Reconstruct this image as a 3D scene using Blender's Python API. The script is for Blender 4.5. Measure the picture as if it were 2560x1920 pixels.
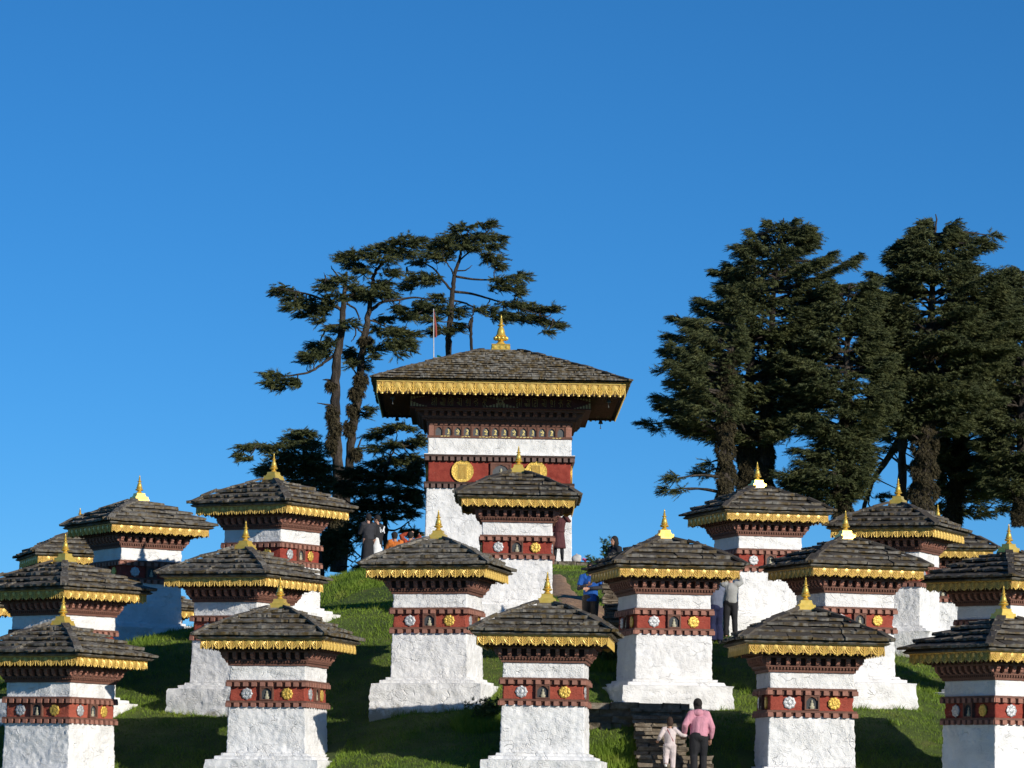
import bpy, bmesh, math, random
import numpy as np
from mathutils import Vector, Matrix, noise as mnoise

# ------------------------------------------------------------------ scene, camera, world, sun
scene = bpy.context.scene
for o in list(bpy.data.objects):
    bpy.data.objects.remove(o)
COL = scene.collection
rnd = random.Random(11)

F = 8880.0                      # focal length in pixels of the 2560 px wide photograph
CX, CY = 1280.0, 960.0
PITCH = math.atan((1945 - 960) / F)
ROLL = math.radians(0.85)
cam_d = bpy.data.cameras.new('camera')
cam_d.sensor_fit = 'HORIZONTAL'
cam_d.sensor_width = 36.0
cam_d.lens = 36.0 * F / 2560.0
cam_d.clip_start = 0.5
cam_d.clip_end = 6000
cam = bpy.data.objects.new('camera', cam_d)
COL.objects.link(cam)
cam_m = Matrix.Rotation(math.pi / 2 + PITCH, 4, 'X') @ Matrix.Rotation(ROLL, 4, 'Z')
cam.matrix_world = cam_m
scene.camera = cam
RIGHT = cam_m.to_3x3() @ Vector((1, 0, 0))
UP = cam_m.to_3x3() @ Vector((0, 1, 0))
FWD = cam_m.to_3x3() @ Vector((0, 0, -1))

SUN_AZ = math.radians(137)      # clockwise from +Y
SUN_EL = math.radians(20.5)
world = bpy.data.worlds.new('World')
scene.world = world
world.use_nodes = True
wn = world.node_tree.nodes
wl = world.node_tree.links
bg = wn['Background']
sky = wn.new('ShaderNodeTexSky')
sky.sky_type = 'NISHITA'
sky.sun_disc = False
sky.sun_elevation = SUN_EL
sky.sun_rotation = SUN_AZ
sky.altitude = 3100
sky.air_density = 1.0
sky.dust_density = 0.0
sky.ozone_density = 10.0
hs = wn.new('ShaderNodeHueSaturation')      # the phone's saturated rendering of a high-altitude sky
hs.inputs['Saturation'].default_value = 1.045
hs.inputs['Hue'].default_value = 0.491
wl.new(sky.outputs[0], hs.inputs['Color'])
wl.new(hs.outputs[0], bg.inputs[0])
bg.inputs[1].default_value = 0.106
sun_d = bpy.data.lights.new('sun', 'SUN')
sun_d.energy = 4.6
sun_d.angle = math.radians(0.53)
sun_d.color = (1.0, 0.93, 0.82)
sun = bpy.data.objects.new('sun', sun_d)
COL.objects.link(sun)
SUNV = Vector((math.sin(SUN_AZ) * math.cos(SUN_EL), math.cos(SUN_AZ) * math.cos(SUN_EL), math.sin(SUN_EL)))
sun.rotation_euler = SUNV.to_track_quat('Z', 'Y').to_euler()
sun.location = SUNV * 200
scene.view_settings.view_transform = 'Standard'
scene.view_settings.look = 'None'
scene.view_settings.exposure = 0.0
scene.view_settings.gamma = 1.0
scene.view_settings.use_curve_mapping = False


def at(px, py, d):
    """point on the ray through photo pixel (px, py) at distance d along +Y"""
    v = RIGHT * ((px - CX) / F) + UP * ((CY - py) / F) + FWD
    return v * (d / v.y)


# ------------------------------------------------------------------ materials
MATS = {}


class NT:
    def __init__(self, name):
        m = bpy.data.materials.new(name)
        m.use_nodes = True
        self.m = m
        self.n = m.node_tree.nodes
        self.l = m.node_tree.links
        self.bsdf = self.n['Principled BSDF']
        MATS[name] = m

    def node(self, t, **kw):
        x = self.n.new(t)
        for k, v in kw.items():
            setattr(x, k, v)
        return x

    def link(self, a, b):
        self.l.new(a, b)

    def pos(self, obj=False):
        if obj:
            return self.node('ShaderNodeTexCoord').outputs['Object']
        return self.node('ShaderNodeNewGeometry').outputs['Position']

    def noise(self, vec, scale, detail=3, rough=0.55, mapscale=None):
        if mapscale:
            mp = self.node('ShaderNodeMapping')
            mp.inputs['Scale'].default_value = mapscale
            self.link(vec, mp.inputs['Vector'])
            vec = mp.outputs[0]
        t = self.node('ShaderNodeTexNoise')
        t.inputs['Scale'].default_value = scale
        t.inputs['Detail'].default_value = detail
        t.inputs['Roughness'].default_value = rough
        self.link(vec, t.inputs['Vector'])
        return t.outputs['Fac']

    def ramp(self, fac, stops):
        r = self.node('ShaderNodeValToRGB')
        e = r.color_ramp.elements
        while len(e) < len(stops):
            e.new(0.5)
        for i, (p, c) in enumerate(stops):
            e[i].position = p
            e[i].color = (c[0], c[1], c[2], 1) if hasattr(c, '__len__') else (c, c, c, 1)
        self.link(fac, r.inputs[0])
        return r.outputs[0]

    def mix(self, fac, a, b, blend='MIX'):
        x = self.node('ShaderNodeMix', data_type='RGBA', blend_type=blend)
        for s, v in ((0, fac), (6, a), (7, b)):
            if hasattr(v, 'is_output'):
                self.link(v, x.inputs[s])
            elif s == 0:
                x.inputs[0].default_value = v
            else:
                x.inputs[s].default_value = (v[0], v[1], v[2], 1)
        return x.outputs[2]

    def math(self, op, a, b=None):
        x = self.node('ShaderNodeMath', operation=op)
        for i, v in enumerate((a, b)):
            if v is None:
                continue
            if hasattr(v, 'is_output'):
                self.link(v, x.inputs[i])
            else:
                x.inputs[i].default_value = v
        return x.outputs[0]

    def bump(self, h, strength, dist):
        b = self.node('ShaderNodeBump')
        b.inputs['Strength'].default_value = strength
        b.inputs['Distance'].default_value = dist
        self.link(h, b.inputs['Height'])
        self.link(b.outputs[0], self.bsdf.inputs['Normal'])

    def color(self, c):
        if hasattr(c, 'is_output'):
            self.link(c, self.bsdf.inputs['Base Color'])
        else:
            self.bsdf.inputs['Base Color'].default_value = (c[0], c[1], c[2], 1)

    def set(self, **kw):
        for k, v in kw.items():
            self.bsdf.inputs[k.replace('_', ' ')].default_value = v
        return self


def mk_materials():
    # lime-washed rubble
    t = NT('whitewash')
    p = t.pos()
    n1 = t.noise(p, 2.2, 4)
    n2 = t.noise(p, 11, 4)
    c = t.ramp(n1, [(0.35, (0.82, 0.81, 0.79)), (0.7, (0.88, 0.875, 0.86))])
    spots = t.ramp(t.noise(p, 26, 2), [(0.70, 0.0), (0.78, 1.0)])
    c = t.mix(t.math('MULTIPLY', spots, 0.22), c, (0.50, 0.48, 0.45))
    info = t.node('ShaderNodeObjectInfo')
    sep = t.node('ShaderNodeSeparateColor')
    t.link(info.outputs['Color'], sep.inputs[0])
    streak = t.ramp(t.noise(p, 5, 4, 0.6, (1, 1, 0.16)), [(0.54, 0.0), (0.74, 1.0)])
    c = t.mix(t.math('MULTIPLY', t.math('MULTIPLY', streak, sep.outputs[2]), 0.5), c, (0.52, 0.51, 0.48))
    oz = t.node('ShaderNodeSeparateXYZ')
    t.link(t.pos(True), oz.inputs[0])
    mud = t.math('SUBTRACT', t.math('ADD', 0.34, t.math('MULTIPLY', t.noise(p, 7, 4, 0.65), 0.9)), t.math('MULTIPLY', oz.outputs[2], 1.6))
    mud = t.ramp(mud, [(0.62, 0.0), (0.85, 0.75)])
    c = t.mix(mud, c, (0.36, 0.30, 0.19))
    t.color(c)
    t.set(Roughness=0.95)
    t.bsdf.inputs['Specular IOR Level'].default_value = 0.15
    h = t.math('ADD', t.noise(p, 30, 4, 0.62, (1, 1, 1.5)), t.math('MULTIPLY', n2, 0.55))
    rough = t.ramp(t.noise(p, 2.6, 2), [(0.38, 0.35), (0.62, 1.0)])
    h = t.math('MULTIPLY', h, rough)
    mp = t.node('ShaderNodeMapping')
    mp.inputs['Scale'].default_value = (1, 1, 1.9)
    wob = t.node('ShaderNodeTexNoise')
    wob.inputs['Scale'].default_value = 5
    t.link(p, wob.inputs['Vector'])
    va = t.node('ShaderNodeVectorMath', operation='MULTIPLY_ADD')
    va.inputs[1].default_value = (0.22, 0.22, 0.22)
    t.link(wob.outputs['Color'], va.inputs[0])
    t.link(p, va.inputs[2])
    t.link(va.outputs[0], mp.inputs['Vector'])
    vo = t.node('ShaderNodeTexVoronoi', feature='DISTANCE_TO_EDGE')
    vo.inputs['Scale'].default_value = 3.4
    t.link(mp.outputs[0], vo.inputs['Vector'])
    cr = t.ramp(vo.outputs['Distance'], [(0.0, 0.0), (0.045, 1.0)])
    crm = t.ramp(t.noise(p, 3.3, 2), [(0.52, 0.0), (0.66, 0.5)])
    h = t.math('SUBTRACT', h, t.math('MULTIPLY', t.math('SUBTRACT', 1.0, cr), crm))
    t.bump(h, 1.0, 0.034)
    # same wash on the plinths, splashed with earth low down
    # red painted masonry
    t = NT('red_wash')
    p = t.pos()
    c = t.ramp(t.noise(p, 6, 4), [(0.3, (0.23, 0.034, 0.025)), (0.7, (0.34, 0.062, 0.042))])
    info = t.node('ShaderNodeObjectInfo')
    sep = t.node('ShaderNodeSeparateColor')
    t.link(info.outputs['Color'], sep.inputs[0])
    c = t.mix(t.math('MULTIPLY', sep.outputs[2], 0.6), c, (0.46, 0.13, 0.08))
    flake = t.ramp(t.noise(p, 15, 4, 0.7), [(0.64, 0.0), (0.70, 0.6)])
    c = t.mix(flake, c, (0.40, 0.20, 0.15))
    t.color(c)
    t.set(Roughness=0.85)
    t.bsdf.inputs['Specular IOR Level'].default_value = 0.2
    t.bump(t.noise(p, 20, 4, 0.6, (1, 1, 2.2)), 0.9, 0.02)
    # sun-bleached painted wood and brick
    t = NT('brown_wood')
    p = t.pos()
    oi = t.node('ShaderNodeObjectInfo').outputs['Random']
    c = t.ramp(t.noise(p, 14, 3), [(0.3, (0.10, 0.042, 0.028)), (0.7, (0.19, 0.085, 0.055))])
    c = t.mix(t.math('MULTIPLY', oi, 0.35), c, (0.22, 0.10, 0.07))
    t.color(c)
    t.set(Roughness=0.8)
    t.bump(t.noise(p, 40, 3), 0.5, 0.006)
    t = NT('terracotta')
    p = t.pos()
    oi = t.node('ShaderNodeObjectInfo').outputs['Random']
    c = t.ramp(t.noise(p, 18, 3), [(0.3, (0.29, 0.12, 0.08)), (0.7, (0.45, 0.21, 0.15))])
    c = t.mix(t.math('MULTIPLY', oi, 0.5), c, (0.19, 0.10, 0.08))
    t.color(c)
    t.set(Roughness=0.85)
    t.bump(t.noise(p, 45, 3), 0.5, 0.006)
    t = NT('grey_wood')
    p = t.pos()
    oi = t.node('ShaderNodeObjectInfo').outputs['Random']
    c = t.ramp(t.noise(p, 14, 3), [(0.3, (0.10, 0.060, 0.050)), (0.7, (0.22, 0.14, 0.115))])
    c = t.mix(t.math('MULTIPLY', oi, 0.5), c, (0.13, 0.08, 0.07))
    t.color(c)
    t.set(Roughness=0.85)
    t.bump(t.noise(p, 45, 3), 0.5, 0.006)
    t = NT('dark_wood')
    p = t.pos()
    t.color(t.ramp(t.noise(p, 9, 3), [(0.3, (0.030, 0.016, 0.012)), (0.7, (0.070, 0.034, 0.024))]))
    t.set(Roughness=0.85)
    # gilded metal
    t = NT('gold')
    p = t.pos()
    c = t.ramp(t.noise(p, 7, 3), [(0.3, (0.64, 0.42, 0.09)), (0.7, (0.82, 0.56, 0.145))])
    t.color(c)
    t.set(Metallic=0.25, Roughness=0.4)
    t = NT('gold_dull')
    p = t.pos()
    t.color(t.ramp(t.noise(p, 25, 3), [(0.3, (0.40, 0.225, 0.055)), (0.7, (0.60, 0.37, 0.095))]))
    t.set(Metallic=0.2, Roughness=0.55)
    t = NT('gold_polished')
    p = t.pos()
    c = t.ramp(t.noise(p, 9, 3), [(0.3, (0.76, 0.50, 0.08)), (0.7, (0.88, 0.62, 0.14))])
    t.color(c)
    t.set(Metallic=0.5, Roughness=0.30)
    t.bump(t.noise(p, 60, 2), 0.25, 0.004)
    t = NT('gold_embossed')
    p = t.pos()
    c = t.ramp(t.noise(p, 30, 3), [(0.3, (0.62, 0.38, 0.06)), (0.7, (0.86, 0.60, 0.14))])
    t.color(c)
    t.set(Metallic=0.5, Roughness=0.4)
    t.bump(t.noise(p, 34, 4), 1.0, 0.02)
    t = NT('silver_embossed')
    p = t.pos()
    c = t.ramp(t.noise(p, 30, 3), [(0.3, (0.40, 0.41, 0.42)), (0.7, (0.68, 0.68, 0.67))])
    t.color(c)
    t.set(Metallic=0.45, Roughness=0.4)
    t.bump(t.noise(p, 34, 4), 1.0, 0.02)
    # roof slate; object colour: r lichen, g moss, b tone
    t = NT('slate')
    p = t.pos()
    info = t.node('ShaderNodeObjectInfo')
    sep = t.node('ShaderNodeSeparateColor')
    t.link(info.outputs['Color'], sep.inputs[0])
    base = t.ramp(info.outputs['Random'], [(0.0, (0.028, 0.023, 0.018)), (0.5, (0.054, 0.044, 0.034)), (1.0, (0.098, 0.081, 0.062))])
    base = t.mix(t.ramp(t.noise(p, 13, 4), [(0.35, 0.0), (0.75, 0.6)]), base, (0.085, 0.072, 0.058))
    lich = t.math('ADD', t.noise(p, 17, 5, 0.7), t.math('MULTIPLY', t.noise(p, 3.1, 2), 0.55))
    lich = t.math('ADD', lich, t.math('MULTIPLY', sep.outputs[0], 0.30))
    lf = t.ramp(lich, [(0.92, 0.0), (1.08, 1.0)])
    # ramp clamps at 1, so rescale
    lf = t.ramp(t.math('MULTIPLY', lich, 0.5), [(0.47, 0.0), (0.555, 0.85)])
    base = t.mix(lf, base, (0.25, 0.232, 0.195))
    mo = t.math('ADD', t.noise(p, 9, 4, 0.65), t.math('MULTIPLY', sep.outputs[1], 0.3))
    mf = t.ramp(t.math('MULTIPLY', mo, 0.5), [(0.36, 0.0), (0.44, 0.9)])
    base = t.mix(mf, base, (0.085, 0.058, 0.016))
    oc = t.node('ShaderNodeSeparateXYZ')
    t.link(t.pos(True), oc.inputs[0])
    eg = t.math('ADD', oc.outputs[1], t.math('MULTIPLY', t.noise(p, 11, 3), 0.5))
    eg = t.ramp(eg, [(0.22, 1.0), (0.42, 0.0)])
    eg = t.math('MULTIPLY', eg, t.math('ADD', 0.35, sep.outputs[1]))
    base = t.mix(eg, base, t.mix(t.ramp(t.noise(p, 6, 3), [(0.4, 0.0), (0.6, 1.0)]), (0.105, 0.070, 0.022), (0.20, 0.19, 0.165)))
    t.color(base)
    t.set(Roughness=0.8)
    h = t.math('ADD', t.noise(p, 24, 5, 0.65), t.math('MULTIPLY', t.noise(p, 5, 3), 0.6))
    t.bump(h, 0.7, 0.014)
    # dry laid stone
    t = NT('step_stone')
    p = t.pos()
    oi = t.node('ShaderNodeObjectInfo').outputs['Random']
    c = t.ramp(t.noise(p, 7, 5, 0.65), [(0.3, (0.10, 0.080, 0.058)), (0.5, (0.20, 0.165, 0.12)), (0.7, (0.34, 0.30, 0.24))])
    c = t.mix(t.math('MULTIPLY', oi, 0.5), c, (0.20, 0.15, 0.10))
    t.color(c)
    t.set(Roughness=0.9)
    t.bump(t.noise(p, 22, 5, 0.65, (1, 1, 3)), 1.0, 0.03)
    # ground
    t = NT('turf')
    p = t.pos()
    c = t.ramp(t.noise(p, 1.3, 5, 0.6), [(0.3, (0.048, 0.075, 0.010)), (0.55, (0.080, 0.120, 0.014)), (0.75, (0.13, 0.125, 0.035))])
    t.color(c)
    t.set(Roughness=0.95)
    t.bump(t.noise(p, 30, 4), 1.0, 0.04)
    t = NT('earth')
    p = t.pos()
    c = t.ramp(t.noise(p, 5, 5, 0.65), [(0.3, (0.24, 0.14, 0.08)), (0.7, (0.44, 0.28, 0.17))])
    t.color(c)
    t.set(Roughness=0.95)
    t.bump(t.noise(p, 16, 5, 0.7), 1.0, 0.05)
    t = NT('grass_blade')
    p = t.pos()
    c = t.ramp(t.noise(p, 0.9, 5, 0.7), [(0.30, (0.085, 0.155, 0.010)), (0.55, (0.160, 0.250, 0.014)), (0.78, (0.260, 0.265, 0.045))])
    t.color(c)
    t.set(Roughness=0.7)
    t.bsdf.inputs['Transmission Weight'].default_value = 0.0
    # trees
    t = NT('foliage')
    p = t.pos()
    c = t.ramp(t.noise(p, 2.2, 4, 0.6), [(0.3, (0.036, 0.050, 0.016)), (0.55, (0.068, 0.080, 0.021)), (0.78, (0.115, 0.110, 0.030))])
    t.color(c)
    t.set(Roughness=0.75)
    t = NT('leaf')
    p = t.pos()
    t.color(t.ramp(t.noise(p, 6, 3), [(0.3, (0.035, 0.075, 0.016)), (0.7, (0.085, 0.13, 0.025))]))
    t.set(Roughness=0.6)
    t = NT('bark')
    p = t.pos()
    c = t.ramp(t.noise(p, 6, 5, 0.7, (1, 1, 0.25)), [(0.32, (0.018, 0.014, 0.011)), (0.52, (0.055, 0.043, 0.033)), (0.72, (0.15, 0.12, 0.095))])
    t.color(c)
    t.set(Roughness=0.9)
    t.bump(t.noise(p, 9, 5, 0.75, (1, 1, 0.28)), 1.0, 0.16)
    t = NT('moss')
    p = t.pos()
    t.color(t.ramp(t.noise(p, 9, 4), [(0.3, (0.030, 0.026, 0.012)), (0.7, (0.080, 0.062, 0.026))]))
    t.set(Roughness=0.95)
    # people and small things

    def plain(name, c, rough=0.8, metal=0.0, fold=0.0):
        t = NT(name)
        p = t.pos()
        lo = [x * 0.85 for x in c]
        hi = [min(1, x * 1.12) for x in c]
        t.color(t.ramp(t.noise(p, 9, 3), [(0.3, lo), (0.7, hi)]))
        t.set(Roughness=rough, Metallic=metal)
        if fold:
            t.bump(t.noise(p, 11, 3, 0.5, (1, 1, 0.4)), 0.8, fold)
    plain('skin', (0.46, 0.24, 0.16), 0.55)
    plain('hair_black', (0.014, 0.011, 0.010), 0.85)
    plain('hair_brown', (0.040, 0.021, 0.013), 0.85)
    plain('pink_fleece', (0.60, 0.27, 0.34), 0.95, 0, 0.05)
    plain('cream_cloth', (0.66, 0.56, 0.54), 0.9, 0, 0.04)
    plain('black_cloth', (0.012, 0.012, 0.015), 0.85, 0, 0.03)
    plain('charcoal_cloth', (0.028, 0.028, 0.034), 0.85, 0, 0.03)
    plain('maroon_cloth', (0.085, 0.022, 0.024), 0.85, 0, 0.04)
    plain('blue_cloth', (0.006, 0.085, 0.36), 0.85, 0, 0.04)
    plain('khaki_cloth', (0.075, 0.060, 0.045), 0.9, 0, 0.03)
    plain('grey_cloth', (0.36, 0.36, 0.34), 0.9, 0, 0.03)
    plain('slate_blue_cloth', (0.13, 0.15, 0.21), 0.9, 0, 0.03)
    plain('navy_cloth', (0.010, 0.014, 0.055), 0.9, 0, 0.04)
    plain('orange_cloth', (0.58, 0.16, 0.025), 0.9, 0, 0.03)
    plain('rust_cloth', (0.36, 0.055, 0.018), 0.9, 0, 0.03)
    plain('white_cloth', (0.75, 0.75, 0.73), 0.9, 0, 0.03)
    plain('white_print', (0.75, 0.75, 0.75), 0.7)
    plain('red_strap', (0.32, 0.02, 0.03), 0.6)
    plain('pink_cloth', (0.70, 0.10, 0.28), 0.8)
    plain('green_cloth', (0.01, 0.16, 0.075), 0.8)
    plain('flag_red', (0.30, 0.06, 0.045), 0.85)
    plain('pole_white', (0.62, 0.62, 0.62), 0.6)
    plain('niche_shade', (0.055, 0.060, 0.065), 0.85)
    plain('niche_grey', (0.10, 0.105, 0.11), 0.8)
    plain('statue_stone', (0.42, 0.38, 0.26), 0.6)
    plain('statue_dark', (0.10, 0.09, 0.08), 0.6)
    plain('letter_gold', (0.42, 0.29, 0.13), 0.6)
    plain('letter_bright', (0.80, 0.66, 0.24), 0.5)
    plain('board_maroon', (0.075, 0.016, 0.012), 0.8)
    plain('bronze', (0.16, 0.14, 0.11), 0.4, 0.6)
    plain('pale_stone', (0.55, 0.53, 0.50), 0.9)


mk_materials()


# ------------------------------------------------------------------ mesh helpers
class MB:
    """collects faces for one mesh"""

    def __init__(self):
        self.v = []
        self.f = []

    def quad(self, a, b, c, d):
        i = len(self.v)
        self.v += [a, b, c, d]
        self.f.append((i, i + 1, i + 2, i + 3))
        return self

    def tri(self, a, b, c):
        i = len(self.v)
        self.v += [a, b, c]
        self.f.append((i, i + 1, i + 2))
        return self

    def box(self, x0, x1, y0, y1, z0, z1, tx=0.0, ty=0.0):
        """box; tx, ty shrink the top on both sides"""
        i = len(self.v)
        self.v += [(x0, y0, z0), (x1, y0, z0), (x1, y1, z0), (x0, y1, z0),
                   (x0 + tx, y0 + ty, z1), (x1 - tx, y0 + ty, z1), (x1 - tx, y1 - ty, z1), (x0 + tx, y1 - ty, z1)]
        self.f += [(i + 3, i + 2, i + 1, i), (i + 4, i + 5, i + 6, i + 7), (i, i + 1, i + 5, i + 4),
                   (i + 1, i + 2, i + 6, i + 5), (i + 2, i + 3, i + 7, i + 6), (i + 3, i, i + 4, i + 7)]
        return self

    def slab(self, h0, h1, z0, z1):
        """square ring-less slab centred on the axis, half width h0 below and h1 above"""
        i = len(self.v)
        for h, z in ((h0, z0), (h1, z1)):
            self.v += [(-h, -h, z), (h, -h, z), (h, h, z), (-h, h, z)]
        self.f += [(i + 3, i + 2, i + 1, i), (i + 4, i + 5, i + 6, i + 7)]
        for k in range(4):
            a, b = i + k, i + (k + 1) % 4
            self.f.append((a, b, b + 4, a + 4))
        return self

    def lathe(self, prof, n=14, c=(0, 0, 0)):
        i = len(self.v)
        for r, z in prof:
            for k in range(n):
                a = 2 * math.pi * k / n
                self.v.append((c[0] + r * math.cos(a), c[1] + r * math.sin(a), c[2] + z))
        m = len(prof)
        for j in range(m - 1):
            for k in range(n):
                a = i + j * n + k
                b = i + j * n + (k + 1) % n
                self.f.append((a, b, b + n, a + n))
        self.f.append(tuple(i + k for k in reversed(range(n))))
        self.f.append(tuple(i + (m - 1) * n + k for k in range(n)))
        return self

    def tube(self, pts, radii, n=6, flat=1.0):
        pts = [Vector(p) for p in pts]
        i = len(self.v)
        m = len(pts)
        ref = Vector((0.31, 0.93, 0.18)).normalized()
        for j, p in enumerate(pts):
            d = (pts[min(j + 1, m - 1)] - pts[max(j - 1, 0)])
            if d.length < 1e-9:
                d = Vector((0, 0, 1))
            d.normalize()
            u = d.cross(ref)
            if u.length < 1e-3:
                u = d.cross(Vector((1, 0, 0)))
            u.normalize()
            w = d.cross(u)
            for k in range(n):
                a = 2 * math.pi * k / n
                self.v.append(tuple(p + u * (radii[j] * math.cos(a)) + w * (radii[j] * flat * math.sin(a))))
        for j in range(m - 1):
            for k in range(n):
                a = i + j * n + k
                b = i + j * n + (k + 1) % n
                self.f.append((a, b, b + n, a + n))
        self.f.append(tuple(i + k for k in reversed(range(n))))
        self.f.append(tuple(i + (m - 1) * n + k for k in range(n)))
        return self

    def ball(self, c, r, n=10, m=7):
        """ellipsoid, r a number or three radii"""
        if not hasattr(r, '__len__'):
            r = (r, r, r)
        i = len(self.v)
        for j in range(1, m):
            t = math.pi * j / m
            for k in range(n):
                a = 2 * math.pi * k / n
                self.v.append((c[0] + r[0] * math.sin(t) * math.cos(a), c[1] + r[1] * math.sin(t) * math.sin(a), c[2] - r[2] * math.cos(t)))
        b = len(self.v)
        self.v += [(c[0], c[1], c[2] - r[2]), (c[0], c[1], c[2] + r[2])]
        for j in range(m - 2):
            for k in range(n):
                a = i + j * n + k
                q = i + j * n + (k + 1) % n
                self.f.append((a, q, q + n, a + n))
        for k in range(n):
            self.f.append((b, i + (k + 1) % n, i + k))
            self.f.append((b + 1, i + (m - 2) * n + k, i + (m - 2) * n + (k + 1) % n))
        return self

    def xform(self, M, start=0):
        for k in range(start, len(self.v)):
            self.v[k] = tuple(M @ Vector(self.v[k]))
        return self

    def add(self, other, M=None):
        i = len(self.v)
        if M is None:
            self.v += list(other.v)
        else:
            self.v += [tuple(M @ Vector(p)) for p in other.v]
        self.f += [tuple(i + k for k in f) for f in other.f]
        return self

    def mesh(self, name, mat, smooth=False):
        me = bpy.data.meshes.new(name)
        me.from_pydata(self.v, [], self.f)
        me.update()
        if mat:
            me.materials.append(MATS[mat])
        if smooth:
            me.shade_smooth()
            if smooth != 'all':
                try:
                    me.set_sharp_from_angle(angle=math.radians(40))
                except Exception:
                    pass
        return me

    def obj(self, name, mat, parent=None, smooth=False):
        return link(name, self.mesh(name, mat, smooth), parent)


def link(name, me, parent=None, M=None):
    o = bpy.data.objects.new(name, me)
    COL.objects.link(o)
    if parent is not None:
        o.parent = parent
    if M is not None:
        o.matrix_basis = M
    return o


def np_mesh(name, verts, faces, mat):
    """fast mesh from arrays; all faces the same size"""
    me = bpy.data.meshes.new(name)
    nv, nf, k = len(verts), len(faces), faces.shape[1]
    me.vertices.add(nv)
    me.vertices.foreach_set('co', np.ascontiguousarray(verts, dtype=np.float32).ravel())
    me.loops.add(nf * k)
    me.loops.foreach_set('vertex_index', np.ascontiguousarray(faces, dtype=np.int32).ravel())
    me.polygons.add(nf)
    me.polygons.foreach_set('loop_start', np.arange(0, nf * k, k, dtype=np.int32))
    me.update(calc_edges=True)
    me.materials.append(MATS[mat])
    return me


def empty(name, loc, rz=0.0):
    o = bpy.data.objects.new(name, None)
    o.empty_display_size = 0.3
    COL.objects.link(o)
    o.location = loc
    o.rotation_euler = (0, 0, rz)
    return o


def tag(o, label, cat, group=None):
    o['label'] = label
    o['category'] = cat
    if group:
        o['group'] = group
    return o


def rough_prism(levels, n, amp, seed, dz=0.028, mat='whitewash', name='wall', stone=0.35):
    """square masonry shaft: levels = [(z, half width), ...]; rough lime-washed faces, closed top and bottom"""
    rings = []
    for (z0, h0), (z1, h1) in zip(levels[:-1], levels[1:]):
        k = max(1, int(round(math.hypot(z1 - z0, h1 - h0) / dz)))
        for j in range(k):
            t = j / k
            rings.append((z0 + (z1 - z0) * t, h0 + (h1 - h0) * t))
    rings.append(levels[-1])
    V = []
    for z, h in rings:
        for s in range(4):
            for k in range(n):
                t = -1 + 2 * k / n
                x, y = [(t, -1), (1, t), (-t, 1), (-1, -t)][s]
                p = Vector((x * h, y * h, z))
                q = p + Vector((seed * 7.3, seed * 3.1, seed * 1.7))
                sx = q.x if s in (0, 2) else q.y
                row = math.floor((z + seed) / 0.13)
                colm = math.floor((sx + 0.17 * row + mnoise.cell(Vector((row, seed, 0))) * 0.3) / 0.27)
                st = mnoise.cell(Vector((colm * 1.3 + .1, row * 1.7 + .1, s + seed))) - 0.5
                fz = ((z + seed) / 0.13) % 1.0
                joint = -0.6 * max(0, 1 - abs(fz - 0.03) / 0.12)
                v = mnoise.noise(q * 4.0) * 0.35 + mnoise.noise(Vector((q.x * 12, q.y * 12, q.z * 17))) * 0.75 + (st + joint) * stone
                d = Vector((x if s in (1, 3) or k == 0 else 0, y if s in (0, 2) or k == 0 else 0, 0))
                V.append(tuple(p + d * (v * amp)))
    m = 4 * n
    Fc = []
    for j in range(len(rings) - 1):
        for k in range(m):
            a = j * m + k
            b = j * m + (k + 1) % m
            Fc.append((a, b, b + m, a + m))
    Fc.append(tuple(reversed(range(m))))
    Fc.append(tuple(range((len(rings) - 1) * m, len(rings) * m)))
    mb = MB()
    mb.v, mb.f = V, Fc
    return mb.mesh(name, mat, 'all' if amp < 0.02 else True)


# ------------------------------------------------------------------ terrain
# small chortens: name key -> (finial foot pixel x, y, distance, turn in degrees (left positive), seed, slate look)
H_FOOT = 3.76
CH = {
    'A': (156, 1563, 75.0, 28, 1, 'L'), 'B': (701, 1520, 74.0, 12.7, 2, 'L'), 'C': (1367, 1508, 71.5, 4.5, 0, 'M'),
    'D': (2012, 1525, 72.5, -4.9, 1, 'R', 1.058), 'E': (2507, 1546, 71.5, -29.5, 2, 'R', 1.037),
    'F': (165, 1405, 79.6, 38, 0, 'L'), 'G': (611, 1373, 79.6, 26, 1, 'L'), 'H': (1099, 1348, 77.0, 11, 2, 'L'),
    'I': (1664, 1347, 78.0, -12, 0, 'R', 1.03), 'J': (2112, 1348, 78.0, -17.7, 1, 'R'), 'K': (2521, 1381, 79.6, -39, 2, 'R'),
    'L': (346, 1252, 88.5, 59, 2, 'L', 1.015), 'M': (684, 1200, 84.0, 31, 0, 'L'), 'N': (1294, 1182, 83.0, 0, 1, 'R'),
    'O': (1897, 1220, 85.5, -18, 2, 'R'), 'P': (2243, 1260, 87.0, 23.5, 0, 'R'),
    'Q': (199, 1331, 95.0, -18, 1, 'L', 1.04), 'R': (2345, 1319, 97.0, -2, 2, 'R'), 'S': (338, 1462, 97.0, 40, 0, 'L'),
    'T': (-165, 1438, 84.0, 52, 1, 'L', 1.08),
}
CPOS = {}
for k, c in CH.items():
    p = at(*c[:3])
    CPOS[k] = Vector((p.x, p.y, p.z - H_FOOT * (c[6] if len(c) > 6 else 1.0)))
MAIN = Vector((at(1243, 1409, 110.7).x, 113.0, at(1243, 1409, 110.7).z))

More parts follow.
